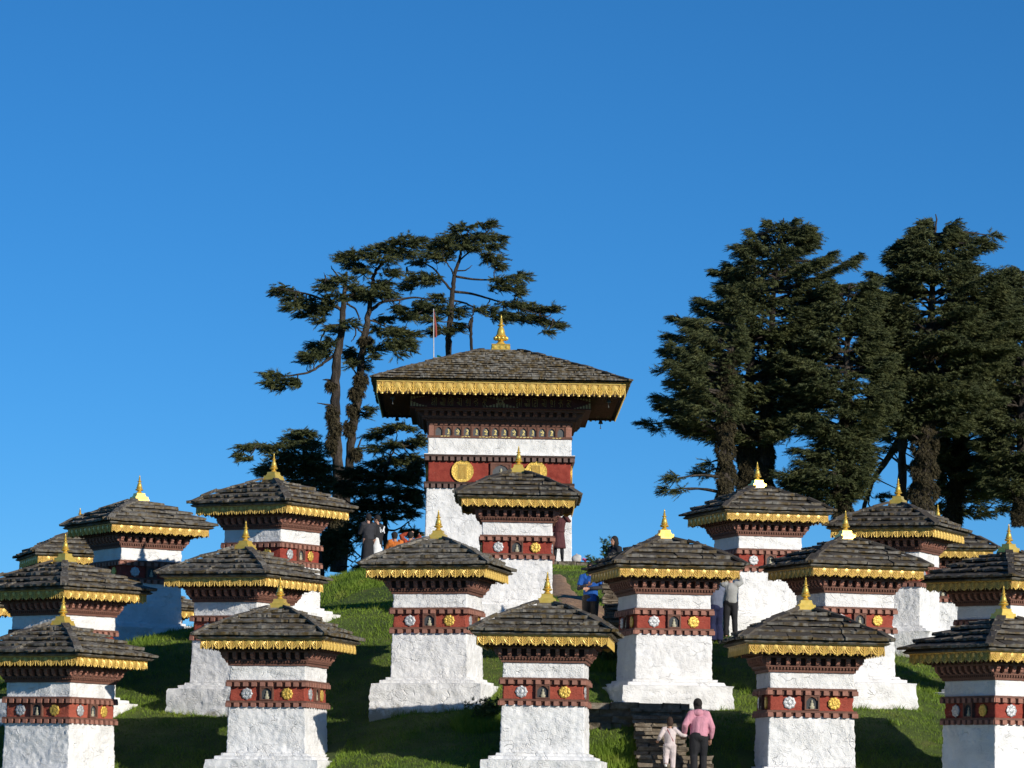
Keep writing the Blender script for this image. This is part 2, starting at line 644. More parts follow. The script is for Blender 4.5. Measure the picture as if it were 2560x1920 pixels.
ctrl = []
for k, p in CPOS.items():
    if k == 'T':
        continue
    ctrl.append((p.x, p.y, p.z + 0.32))
    a_ = math.radians(-CH[k][3])
    if k not in 'QS':
        ctrl.append((p.x + 1.25 * math.sin(a_), p.y - 1.25 * math.cos(a_), p.z + 0.02))
mx, my, mz = MAIN
for dx in (-3.2, 0, 3.2):
    for dy, dz_ in ((-4.7, -0.42), (-3.0, -0.3), (3.4, -0.14)):
        ctrl.append((mx + dx, my + dy, mz + dz_))
for x in (-40, 0, 40):
    ctrl += [(x, 0, -1.75), (x, 40, -1.7), (x, 58, -1.45)]
ctrl += [(-30, 75, -1.9), (30, 75, -1.6), (-15.5, 88, 1.1), (-19, 96, -1.0), (-12.5, 103, 1.6), (-12, 112, 3.2), (-9.8, 122, 4.7),
         (-6.2, 125, 6.8), (-4.6, 105, 6.0), (-22, 120, -1), (12, 100, 4.6), (20, 100, 3.0), (10, 125, 6.9), (18, 125, 6.3), (28, 125, 4.5),
         (0, 148, 5.2), (-20, 148, -1.5), (30, 150, 3.5), (1.6, 100, 5.6), (4.0, 104, 6.1)]
for x_ in (2.35, 4.1):
    ctrl += [(x_, 71.0, -0.68), (x_, 72.2, -0.05), (x_, 73.2, 0.55), (x_, 74.0, 1.05)]
ctrl = np.array(ctrl, dtype=float)


def _tps(r2):
    return np.where(r2 > 1e-9, r2 * np.log(np.maximum(r2, 1e-9)), 0.0)


_P = ctrl[:, :2] / 20.0
_N = len(_P)
_K = _tps(((_P[:, None, :] - _P[None, :, :]) ** 2).sum(2)) + np.eye(_N) * 0.004
_A = np.zeros((_N + 3, _N + 3))
_A[:_N, :_N] = _K
_A[:_N, _N] = 1
_A[:_N, _N + 1:] = _P
_A[_N, :_N] = 1
_A[_N + 1:, :_N] = _P.T
_W = np.linalg.solve(_A, np.concatenate([ctrl[:, 2], np.zeros(3)]))


def ground(x, y, bumps=True):
    x = np.atleast_1d(np.asarray(x, float))
    y = np.atleast_1d(np.asarray(y, float))
    out = np.zeros(len(x))
    for s in range(0, len(x), 20000):
        q = np.stack([x[s:s + 20000], y[s:s + 20000]], 1) / 20.0
        r2 = ((q[:, None, :] - _P[None, :, :]) ** 2).sum(2)
        out[s:s + 20000] = _tps(r2) @ _W[:_N] + _W[_N] + q @ _W[_N + 1:]
    r = np.hypot(x, (y - 98) * 0.85)
    t = np.clip((r - 34) / 30, 0, 1)
    t = t * t * (3 - 2 * t)
    t = np.where((y < 58) & (np.abs(x) < 30), np.clip((58 - y) / 10, 0, 1), t)
    out = out * (1 - t) + (-1.75) * t
    if bumps:
        out = out + 0.035 * (np.sin(x * 2.1 + np.sin(y * 1.3) * 2) * np.sin(y * 1.9 + np.sin(x * 1.7) * 1.5)) + 0.02 * np.sin(x * 5.3 + y * 2.2) * np.sin(y * 6.1 - x * 1.3)
    return out


def gz(x, y):
    return float(ground(x, y)[0])


def build_ground():
    fx = np.arange(-24, 24.01, 0.25)
    fy = np.arange(62, 132.01, 0.3)
    ox = np.array([-3000, -1200, -500, -250, -150, -100, -75, -60, -48, -40, -34, -30, -27])
    xs = np.concatenate([ox, fx, -ox[::-1]])
    ys = np.concatenate([[-800, -300, -100, -40, -10, 5, 15, 25, 35, 42, 48, 53, 57, 60], fy, [134, 137, 141, 146, 152, 160, 175, 200, 260, 400, 800, 1600, 3500]])
    X, Y = np.meshgrid(xs, ys)
    Z = ground(X.ravel(), Y.ravel())
    V = np.stack([X.ravel(), Y.ravel(), Z], 1)
    nx, ny = len(xs), len(ys)
    i = (np.arange(ny - 1)[:, None] * nx + np.arange(nx - 1)[None, :]).ravel()
    Fq = np.stack([i, i + 1, i + nx + 1, i + nx], 1)
    me = np_mesh('ground', V, Fq, 'turf')
    me.shade_smooth()
    o = link('ground', me)
    o['kind'] = 'structure'


build_ground()

# worn earth path from the stone stairs up to the platform, a sheet just over the turf
PATH = [at(1470, 1600, 81.5), at(1452, 1545, 86), at(1432, 1500, 90), at(1408, 1455, 96), at(1392, 1432, 101)]
PATH = [(p.x, p.y) for p in PATH]
PATHW = [0.6, 0.55, 0.42, 0.34, 0.16]


def path_sheet():
    pts = []
    for i in range(len(PATH) - 1):
        for t in np.linspace(0, 1, 14, endpoint=(i == len(PATH) - 2)):
            pts.append((PATH[i][0] * (1 - t) + PATH[i + 1][0] * t, PATH[i][1] * (1 - t) + PATH[i + 1][1] * t, PATHW[i] * (1 - t) + PATHW[i + 1] * t))
    V, Fq = [], []
    for j, (x, y, w) in enumerate(pts):
        for k in range(7):
            u = -1 + k / 3
            e = w * (1 + 0.25 * mnoise.noise(Vector((j * .45, u * 2, 3))))
            V.append((x + u * e, y + 0.1 * mnoise.noise(Vector((j * .3, u, 8)))))
    V = np.array(V)
    z = ground(V[:, 0], V[:, 1]) + 0.05 - 0.045 * np.tile(np.abs(np.linspace(-1, 1, 7)) ** 4, len(pts))
    n = len(pts)
    for j in range(n - 1):
        for k in range(6):
            a = j * 7 + k
            Fq.append((a, a + 1, a + 8, a + 7))
    o = link('path', np_mesh('path', np.column_stack([V, z]), np.array(Fq), 'earth'))
    o['kind'] = 'structure'


path_sheet()


# ------------------------------------------------------------------ chorten pieces
def RZ(f):
    return Matrix.Rotation(f * math.pi / 2, 4, 'Z')


def T(x, y, z):
    return Matrix.Translation((x, y, z))


def rib(mb, a, b, w, h):
    """raised strip with a ridge, lying in the plane y = 0 and facing -Y"""
    a = Vector((a[0], 0, a[1]))
    b = Vector((b[0], 0, b[1]))
    d = (b - a).normalized()
    s = Vector((-d.z, 0, d.x)) * (w / 2)
    o = Vector((0, -h, 0))
    i = len(mb.v)
    mb.v += [tuple(a + s), tuple(a + o), tuple(a - s), tuple(b + s), tuple(b + o), tuple(b - s)]
    mb.f += [(i, i + 3, i + 4, i + 1), (i + 1, i + 4, i + 5, i + 2)]


def fascia_mesh(width, H, n, name='fascia'):
    """gilded openwork valance: rosettes, fans and hanging garlands"""
    mb = MB()
    P = width / n
    w = 0.10 * H
    h = 0.038 * H
    mb.box(-width / 2, width / 2, -0.02, 0.0, -0.09 * H, 0)
    for i in range(n + 1):
        x = -width / 2 + i * P
        edge = i in (0, n)
        if not edge:
            # rosette
            c = len(mb.v)
            zc = -0.34 * H
            mb.v.append((x, -0.055 * H, zc))
            for k in range(10):
                a = 2 * math.pi * k / 10
                r = 0.235 * H * (1.0 if k % 2 else 0.86)
                mb.v.append((x + r * math.cos(a), -0.03 * H, zc + r * math.sin(a)))
            mb.f += [(c, c + 1 + k, c + 1 + (k + 1) % 10) for k in range(10)]
        for a in (-36, 0, 36):
            if edge and (a < 0) == (i == 0) and a != 0:
                continue
            s, cc = math.sin(math.radians(a)), math.cos(math.radians(a))
            L = (0.93 - 0.34) / cc if abs(a) < 45 else 0.62
            L = min(L, 0.68)
            xx = x + (0.012 if i == 0 else -0.012 if i == n else 0)
            rib(mb, (xx + 0.16 * H * s, -0.34 * H - 0.16 * H * cc), (xx + L * H * s * 0.9, -0.34 * H - L * H * cc), w * 0.72, h)
            tx, tz = xx + L * H * s * 0.9, -0.34 * H - L * H * cc
            rib(mb, (tx, tz + 0.06 * H), (tx + 0.02 * H * s, tz - 0.03 * H), w * 0.95, h)
        if i < n:
            m = x + P / 2
            rib(mb, (m, -0.02 * H), (m, -0.95 * H), w, h * 1.3)
            rib(mb, (m, -0.84 * H), (m, -0.99 * H), w * 1.9, h)
            for rx, rz, ww in ((0.41 * P, 0.67 * H, 1.35), (0.29 * P, 0.47 * H, 1.05), (0.16 * P, 0.27 * H, 0.9)):
                prev = None
                for k in range(9):
                    a = math.pi * (1.06 + 0.88 * k / 8)
                    q = (m + rx * math.cos(a), -0.20 * H + rz * math.sin(a))
                    if prev:
                        rib(mb, prev, q, w * ww, h)
                    prev = q
            for sx in (-1, 1):
                rib(mb, (m + sx * 0.05 * P, -0.12 * H), (m + sx * 0.24 * P, -0.07 * H), w, h)
    return mb.mesh(name, 'gold')


def backing_mesh(width, H, n):
    """dull gilt plate behind the openwork, scalloped along its lower edge"""
    mb = MB()
    P = width / n
    top = -0.05 * H
    pts = []
    for i in range(n):
        for k in range(6):
            t = k / 6
            pts.append((-width / 2 + (i + t) * P, -H * (0.76 + 0.10 * math.sin(math.pi * t))))
    pts.append((width / 2, -0.76 * H))
    for (x0, z0), (x1, z1) in zip(pts[:-1], pts[1:]):
        mb.quad((x0, 0.006, z0), (x1, 0.006, z1), (x1, 0.006, top), (x0, 0.006, top))
    return mb.mesh('backing_plate', 'gold_dull')


SL = []


def slate_meshes():
    for s in range(8):
        r = random.Random(100 + s)
        top = []
        nb = 5
        for k in range(nb + 1):
            top.append((-0.5 + k / nb + (r.uniform(-.02, .02) if 0 < k < nb else 0), r.uniform(-0.06, 0.05)))
        out = top + [(0.5 + r.uniform(-.01, .03), 1.0), (-0.5 - r.uniform(-.01, .03), 1.0)]
        SL.append(slab_from_outline(out, r))


def slab_from_outline(out, r, wob=0.3):
    mb = MB()
    n = len(out)
    zt = [1.0 + r.uniform(-wob, wob) for _ in out]
    mb.v = [(x, y, 0) for x, y in out] + [(x, y, z) for (x, y), z in zip(out, zt)]
    mb.f = [tuple(reversed(range(n))), tuple(range(n, 2 * n))]
    for k in range(n):
        a, b = k, (k + 1) % n
        mb.f.append((a, b, b + n, a + n))
    return mb.mesh('slate', 'slate')


slate_meshes()
EDGE = {}


def edge_slate(cut, side, seed):
    """slate trimmed along the hip; cut = horizontal cut as a share of the width"""
    key = (round(cut, 2), side, seed % 3)
    if key not in EDGE:
        r = random.Random(hash((int(cut * 100), side, seed % 3)) & 0xffff)
        lo = [(-0.5 + k / 4, r.uniform(-0.05, 0.05)) for k in range(5)]
        if side < 0:
            out = lo + [(0.5, 1.0), (-0.5 + cut, 1.0)]
        else:
            out = lo + [(0.5 - cut, 1.0), (-0.5, 1.0)]
        EDGE[key] = slab_from_outline(out, r)
    return EDGE[key]


def slate_face(prof, thick, width, r, over=0.04):
    """one hip face of slate (facing -Y): list of (mesh, matrix)"""
    out = []
    nC = len(prof) - 1
    for i in range(nC):
        (r0, z0), (r1, z1) = prof[i], prof[i + 1]
        ra, za = r0 + over, z0 + 0.55 * thick
        run = ra - r1
        lap = 0.10 * run
        dz = z1 - za
        L = math.hypot(run, dz) + lap
        ang = math.atan2(dz - 0.75 * thick, run)
        n = max(3, int(round(2 * ra / width)))
        cuts = [-ra]
        for k in range(1, n):
            cuts.append(-ra + 2 * ra * (k + r.uniform(-.28, .28)) / n)
        cuts.append(ra)
        for k in range(n):
            w = cuts[k + 1] - cuts[k]
            xm = (cuts[k] + cuts[k + 1]) / 2
            th = thick * r.uniform(0.75, 1.25)
            rot = Matrix.Rotation(ang + r.uniform(-.02, .03), 4, 'X') @ Matrix.Rotation(r.uniform(-.03, .03), 4, 'Y')
            M = T(xm, -ra + r.uniform(-.015, .012), za + r.uniform(0, 0.012)) @ rot @ Matrix.Diagonal((w * 0.985, L, th, 1))
            if k == 0:
                me = edge_slate(min(0.92, (run + lap) / w), -1, i + k)
            elif k == n - 1:
                me = edge_slate(min(0.92, (run + lap) / w), 1, i + k)
            else:
                me = SL[r.randrange(8)]
            out.append((me, M))
    return out


def hip_stones(prof, thick, r, wid):
    """stones bedded along the hip between the -Y and +X faces"""
    out = []
    for (r0, z0), (r1, z1) in zip(prof[:-1], prof[1:]):
        run = (r0 - r1) * math.sqrt(2)
        dz = z1 - z0
        L = math.hypot(run, dz) * 1.08
        ang = math.atan2(dz, run)
        M = Matrix.Rotation(math.pi / 4, 4, 'Z') @ T(0, -r0 * math.sqrt(2) - 0.02, z0 + 0.75 * thick) @ Matrix.Rotation(ang + r.uniform(-.03, .05), 4, 'X') \
            @ Matrix.Rotation(r.uniform(-.12, .12), 4, 'Y') @ Matrix.Diagonal((wid * r.uniform(.8, 1.2), L, thick * r.uniform(.8, 1.2), 1))
        out.append((SL[r.randrange(8)], M))
    return out


def merged(items, name):
    mb = MB()
    for me, M in items:
        i = len(mb.v)
        mb.v += [tuple(M @ v.co) for v in me.vertices]
        mb.f += [tuple(i + k for k in p.vertices) for p in me.polygons]
    return mb.mesh(name, 'slate')


def box_mesh(name, mat, *b, **kw):
    return MB().box(*b, **kw).mesh(name, mat)


def rosette_mesh(R, lobes, name, mat, depth=0.022, flat=False):
    mb = MB()
    N = 32
    rings = [0.0, 0.3, 0.42, 0.7, 0.9, 1.0, 1.0]
    hs = [1.0, 0.9, 0.55, 0.95, 0.75, 0.35, -0.6]
    if flat:
        hs = [0.7, 0.72, 0.7, 0.68, 0.7, 0.8, -0.6]
    mb.v.append((0, -depth * hs[0], 0))
    for j in range(1, len(rings)):
        for k in range(N):
            a = 2 * math.pi * k / N
            lob = 1 + (0.07 * math.cos(lobes * a) if rings[j] > 0.8 and lobes else 0)
            hh = hs[j] * (1 + (0.2 * math.cos(lobes * a) if 0.5 < rings[j] < 1 and lobes else 0))
            mb.v.append((R * rings[j] * lob * math.cos(a), -depth * hh, R * rings[j] * lob * math.sin(a)))
    for k in range(N):
        mb.f.append((0, 1 + k, 1 + (k + 1) % N))
    for j in range(len(rings) - 2):
        for k in range(N):
            a = 1 + j * N + k
            b = 1 + j * N + (k + 1) % N
            mb.f.append((a, a + N, b + N, b))
    return mb.mesh(name, mat, True)


def arch_outline(w, h, n=8):
    """trefoil-topped opening, foot at z = 0, centred on x"""
    pts = [(-w / 2, 0), (w / 2, 0), (w / 2, h * 0.55)]
    lob = [(0.50, .55), (.46, .68), (.36, .75), (.33, .84), (.20, .92), (.08, .96), (0, 1.0)]
    pts += [(x * w, z * h) for x, z in lob[1:]]
    pts += [(-x * w, z * h) for x, z in reversed(lob[1:-1])]
    pts.append((-w / 2, h * 0.55))
    return pts


def plate(out, y0, y1):
    """outline in x, z extruded from y0 (front) to y1"""
    mb = MB()
    n = len(out)
    mb.v = [(x, y0, z) for x, z in out] + [(x, y1, z) for x, z in out]
    mb.f = [tuple(range(n)), tuple(reversed(range(n, 2 * n)))]
    for k in range(n):
        a, b = k, (k + 1) % n
        mb.f.append((b, a, a + n, b + n))
    return mb


def niche_meshes(w, h):
    fr = MB()
    t = 0.10 * w
    fr.box(-w / 2, -w / 2 + t, -0.055, 0.02, 0, h)
    fr.box(w / 2 - t, w / 2, -0.055, 0.02, 0, h)
    fr.box(-w / 2 + t, w / 2 - t, -0.055, 0.02, h - t, h)
    fr.box(-w / 2 + t, w / 2 - t, -0.055, 0.02, 0, t * 0.8)
    # spandrels of the arch
    a = arch_outline(w - 2 * t, h - 1.8 * t)
    up = [(x, z + t * 0.8) for x, z in a[3:]]
    for k in range(len(up) - 1):
        (x0, z0), (x1, z1) = up[k], up[k + 1]
        fr.quad((x0, -0.04, z0), (x1, -0.04, z1), (x1, -0.04, h - t), (x0, -0.04, h - t))
    back = box_mesh('recess', 'niche_shade', -w / 2 + t, w / 2 - t, -0.008, 0.02, t * 0.8, h - t)  # flat panel, its dark colour stands for the shade of a hollow
    st = MB()
    s = h * 0.62
    st.lathe([(0.20 * s, 0), (0.27 * s, 0.03 * s), (0.25 * s, 0.12 * s), (0.31 * s, 0.18 * s), (0.30 * s, 0.26 * s), (0.17 * s, 0.36 * s), (0.19 * s, 0.56 * s),
              (0.16 * s, 0.66 * s), (0.06 * s, 0.70 * s), (0.06 * s, 0.73 * s), (0.105 * s, 0.78 * s), (0.11 * s, 0.86 * s), (0.07 * s, 0.94 * s), (0.03 * s, 1.0 * s)], 10)
    st.xform(Matrix.Diagonal((1, 0.5, 1, 1)))
    st.xform(T(0, -0.022, t * 0.8))
    return fr.mesh('niche', 'brown_wood'), back, st.mesh('statue', 'statue_stone', True), st


def bracket_mesh(w, d, h, name='bracket', mat='terracotta'):
    """carved bracket end: stepped nose with an undercut; back at y = 0, nose towards -Y"""
    prof = [(0, 0), (-0.35 * d, 0), (-0.5 * d, 0.16 * h), (-0.72 * d, 0.20 * h), (-0.85 * d, 0.42 * h), (-0.78 * d, 0.52 * h), (-d, 0.62 * h), (-d, h), (0, h)]
    mb = MB()
    n = len(prof)
    mb.v = [(-w / 2, y, z) for y, z in prof] + [(w / 2, y, z) for y, z in prof]
    mb.f = [tuple(range(n)), tuple(reversed(range(n, 2 * n)))]
    for k in range(n):
        a, b = k, (k + 1) % n
        mb.f.append((b, a, a + n, b + n))
    return mb.mesh(name, mat)


def finial_spire(s=1.0):
    p = [(.05, 0), (.078, .012), (.05, .04), (.04, .06), (.085, .072), (.100, .09), (.088, .112), (.052, .122), (.070, .128), (.078, .142), (.064, .162),
         (.058, .20), (.044, .248), (.028, .268), (.027, .276), (.050, .285), (.056, .296), (.032, .31), (.021, .32), (.031, .336), (.020, .35), (.026, .364),
         (.015, .378), (.020, .392), (.012, .405), (.015, .418), (.010, .432), (.002, .458)]
    return [(r * s, z * s) for r, z in p]


def small_spec(seed):
    """parts of one small chorten: list of (name, mesh, parent index or None, matrix, is slate)"""
    r = random.Random(seed * 17 + 5)
    S = []

    def add(name, me, par=None, M=None, slate=False):
        S.append((name, me, par, M or Matrix(), slate))
        return len(S) - 1
    add('plinth', rough_prism([(-0.75, 1.235), (0.0, 1.225), (0.60, 1.20), (0.615, 1.05), (0.675, 1.045), (0.69, 0.94), (0.74, 0.935), (0.745, 0.80)], 44, 0.024, seed + 1, 0.055, name='plinth', stone=0.6))
    add('body', rough_prism([(0.74, 0.845), (1.70, 0.825)], 60, 0.017, seed + 2, name='body', stone=0.45))
    add('red_band', rough_prism([(1.80, 0.805), (2.11, 0.80)], 48, 0.014, seed + 3, mat='red_wash', name='red_band', stone=0.7))
    add('upper_wall', rough_prism([(2.225, 0.815), (2.54, 0.81)], 56, 0.014, seed + 4, name='upper_wall', stone=0.5))
    # two dentil courses
    tooth = box_mesh('dentil', 'terracotta', -0.05, 0.05, -0.055, 0.0, 0.0, 0.085)
    for z, up in ((1.685, 0.845), (2.105, 0.845)):
        b = MB()
        b.slab(0.865, 0.862, z + 0.085, z + 0.128)
        b.slab(0.825, 0.825, z - 0.004, z + 0.0848)
        for k in range(10):
            x = -0.81 + 1.62 * k / 9
            q = MB().box(x - 0.05, x + 0.05, -0.885, -0.82, z, z + 0.0848)
            b.add(q, RZ(2))
        i = add('dentil_course', b.mesh('dentil_course', 'brown_wood'))
        for f in (0, 1, 3):
            for k in range(10):
                x = -0.81 + 1.62 * k / 9 + r.uniform(-.008, .008)
                add('dentil', tooth, i, RZ(f) @ T(x, -0.828 + r.uniform(-.006, .006), z))
    # medallions and niche
    silver = rosette_mesh(0.118, 8, 'medallion', 'silver_embossed')
    gold = rosette_mesh(0.118, 9, 'medallion', 'gold_embossed')
    fr, back, st, _ = niche_meshes(0.285, 0.28)
    for f in (0, 1, 2, 3):
        M = RZ(f)
        add('medallion', silver, None, M @ T(-0.43, -0.815, 1.955))
        add('medallion', gold, None, M @ T(0.43, -0.815, 1.955))
        i = add('niche', fr, None, M @ T(0.0, -0.808, 1.822))
        add('recess', back, i)
        add('statue', st, i)
    # cornice
    c = MB()
    c.slab(0.838, 0.845, 2.532, 2.588)
    c.slab(0.85, 0.85, 2.5885, 2.6295)
    c.slab(0.895, 0.895, 2.63, 2.655)
    add('cornice_core', MB().slab(0.86, 0.86, 2.6555, 2.80).slab(0.99, 0.99, 2.8325, 2.90).mesh('cornice_core', 'dark_wood'))  # core coloured dark to deepen the shade between the brackets
    c.slab(0.985, 0.99, 2.8005, 2.832)
    for f in range(4):
        for k in range(28):
            x = -0.85 + 1.7 * k / 27
            c.add(MB().box(x - 0.016, x + 0.016, -0.885, -0.852, 2.592, 2.6295), RZ(f))
        for k in range(15):
            x = -1.0 + 2.0 * k / 14
            c.add(MB().box(x - 0.028, x + 0.028, -1.075, -0.992, 2.842, 2.90), RZ(f))
    i = add('cornice', c.mesh('cornice', 'brown_wood'))
    br = bracket_mesh(0.080, 0.125, 0.142)
    for f in range(4):
        for k in range(10):
            x = -0.86 + 1.72 * k / 9
            add('bracket', br, i, RZ(f) @ T(x, -0.861, 2.657))
    sf = MB()
    sf.slab(1.10, 1.255, 2.901, 2.952)
    sf.slab(1.272, 1.272, 2.9525, 3.052)
    sf.slab(1.20, 1.25, 3.0525, 3.10)
    for f in range(4):
        for k in range(30):
            x = -1.06 + 2.12 * k / 29
            sf.add(MB().box(x - 0.016, x + 0.016, -1.235, -1.10, 2.906, 2.945), RZ(f))
    add('soffit', sf.mesh('soffit', 'dark_wood'))
    fm = fascia_mesh(2.6, 0.215, 10)
    bk = backing_mesh(2.6, 0.215, 10)
    for f in range(4):
        i = add('fascia', fm, None, RZ(f) @ T(0, -1.300, 3.062))
        add('backing_plate', bk, i)
    # roof
    prof = [(1.42, 3.10), (1.20, 3.245), (0.945, 3.38), (0.69, 3.50), (0.435, 3.61), (0.185, 3.70)]
    core = MB()
    pp = [(1.40, 3.085)] + [(a, b + 0.005) for a, b in prof[1:]]
    core.slab(1.36, 1.40, 3.055, 3.085)
    for (a, za), (b, zb) in zip(pp[:-1], pp[1:]):
        core.slab(a, b, za + 0.0005, zb)
    core.slab(0.20, 0.19, 3.702, 3.758)
    i = add('roof', core.mesh('roof', 'slate'))
    for f in (0, 1, 3):
        for me, M in slate_face(prof, 0.050, 0.40, r):
            add('slate', me, i, RZ(f) @ M, True)
    k = add('back_slates', merged(slate_face(prof, 0.050, 0.40, r), 'back_slates'), i, RZ(2), True)
    for f in (0, 3):
        for me, M in hip_stones(prof, 0.05, r, 0.15):
            add('slate', me, i, RZ(f) @ M, True)
    # finial
    b = MB()
    b.slab(0.190, 0.185, 3.755, 3.795)
    b.slab(0.172, 0.168, 3.7952, 3.855)
    b.slab(0.128, 0.126, 3.8552, 3.885)
    b.slab(0.112, 0.108, 3.8852, 3.945)
    i = add('finial', b.mesh('finial', 'gold_polished'))
    add('spire', MB().lathe(finial_spire(1.0), 14, (0, 0, 3.943)).mesh('spire', 'gold_polished', True), i)
    return S


SPECS = [small_spec(s) for s in range(3)]
LOOK = {'L': (0.66, 0.62, 0.5, 1), 'M': (0.42, 0.6, 0.5, 1), 'R': (0.06, 0.40, 0.5, 1)}


def place_chorten(key, label):
    px, py, d, rot, sd, lk = CH[key][:6]
    ks = CH[key][6] if len(CH[key]) > 6 else 1.0
    root = empty('chorten', CPOS[key], math.radians(-rot))
    root.scale = (ks, ks, ks)
    rr_ = random.Random(key)
    root.rotation_euler = (math.radians(rr_.uniform(-.5, .5)), math.radians(rr_.uniform(-.5, .5)), math.radians(-rot))
    lk_ = LOOK[lk]
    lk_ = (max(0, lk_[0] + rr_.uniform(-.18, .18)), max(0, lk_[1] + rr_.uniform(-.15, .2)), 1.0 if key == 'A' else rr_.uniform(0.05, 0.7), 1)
    tag(root, label, 'chorten', 'small white chortens on the hillside')
    objs = []
    for name, me, par, M, sl in SPECS[sd]:
        o = bpy.data.objects.new(name, me)
        COL.objects.link(o)
        o.parent = root if par is None else objs[par]
        o.matrix_basis = M
        o.color = lk_
        if name in ('back_slates',):
            o['kind'] = 'stuff'
        objs.append(o)
    return root


CHL = {
    'A': 'whitewashed chorten in the lower left corner, front row, orange-tinged red band, plinth out of frame',
    'B': 'front row chorten left of centre with lichen-grey slate roof, second from left corner',
    'C': 'front row chorten at bottom centre, just left of the stone steps',
    'D': 'front row chorten right of the pink hoodie, dark slate roof with mossy joints',
    'E': 'front row chorten cut off by the bottom right corner, broad shaded left face',
    'F': 'second row chorten at far left, directly above and behind the lower left corner chorten',
    'G': 'second row left chorten whose lit plinth stands on grass, beside the shaded blue-white body',
    'H': 'second row chorten standing on wide stepped plinth, left of the centre, below the orange robes',
    'I': 'second row chorten at the head of the stone steps, right of the man in blue',
    'J': 'second row chorten on the right, above the front chorten by the pink hoodie',
    'K': 'second row chorten cut by the right edge, dark slate roof and sunlit right face',
    'L': 'upper left chorten against the sky with bright gold right valance and bluish shaded body',
    'M': 'upper left chorten just in front of the low cedar and the bare trunks',
    'N': 'upper centre chorten standing straight in front of the big central chorten',
    'O': 'upper right chorten under the mossy tree trunks, couple standing at its left side',
    'P': 'upper right chorten seen corner-on below the dark trees, dim gold front valance',
    'Q': 'far left chorten behind the others, only its roof and gold edge showing against the sky',
    'R': 'farthest right chorten, mostly hidden, roof end and gold strip behind its neighbour',
    'S': 'chorten almost wholly hidden behind the shaded body, only an eave corner peeking out',
    'T': 'chorten beyond the left edge of which only a gold valance corner shows',
}
for k in CH:
    place_chorten(k, CHL[k])


# ------------------------------------------------------------------ the big chorten
def strokes(mb, polys, w, h, M):
    """painted letters as thin raised strokes: polys in a unit square, y up"""
    for pl in polys:
        for a, b in zip(pl[:-1], pl[1:]):
            q = MB()
            rib(q, a, b, w, h)
            mb.add(q, M)


GLYPHS = [
    [[(0, .95), (.3, .95), (.3, .7)], [(0, .75), (.25, .62)], [(.05, .3), (.28, .5), (.5, .5)], [(.05, .3), (.12, .05), (.32, .15), (.22, .38)], [(.55, 1), (.55, 0)], [(.8, 1), (.8, 0)], [(.5, 1), (.85, 1)]],
    [[(.1, .95), (.6, .95)], [(.35, .9), (.55, .65)], [(.05, .5), (.15, .2), (.4, .05), (.5, .2)], [(.08, .42), (.5, .42)], [(.1, .3), (.5, .3)], [(.2, .18), (.5, .2)], [(.6, .95), (.6, 0)], [(.78, .95), (.78, 0)]],
    [[(0, 1.1), (0, 0)], [(.1, 1.05), (.4, 1.15), (.6, 1.0)], [(.2, .8), (.5, .85), (.5, .5)], [(.2, .35), (.3, .5), (.55, .45)], [(.2, .35), (.25, .08), (.5, .05), (.5, .3)], [(.72, .95), (.72, 0)], [(.5, .95), (.85, .95)]],
    [[(0, .95), (.7, .95)], [(.3, .9), (.55, .7), (.55, .5), (.1, .45)], [(.05, .45), (.4, .2), (.7, .05)], [(.2, .4), (.6, .3)], [(.75, .95), (.75, 0)]],
    [[(.05, .95), (.35, .9), (.35, .65), (.1, .7)], [(.1, .45), (.3, .55), (.5, .5), (.4, .35), (.2, .4)], [(.2, .2), (.3, .05), (.5, .1)], [(.45, .9), (.5, .3)], [(.78, .95), (.78, 0)]],
    [[(.2, .95), (.6, .95)], [(.6, .95), (.55, .65), (.3, .7)], [(.05, .45), (.3, .6), (.6, .5), (.75, .4)], [(.2, .3), (.35, .4), (.45, .2), (.3, 0)], [(.65, .4), (.65, 0)]],
    [[(.1, .95), (.5, .9), (.55, .7), (.2, .65)], [(.05, .4), (.3, .55), (.6, .45)], [(.1, .35), (.15, .12), (.4, .1), (.5, .3), (.35, .35)], [(.55, .25), (.75, .05)], [(.7, .95), (.68, .6)]],
]


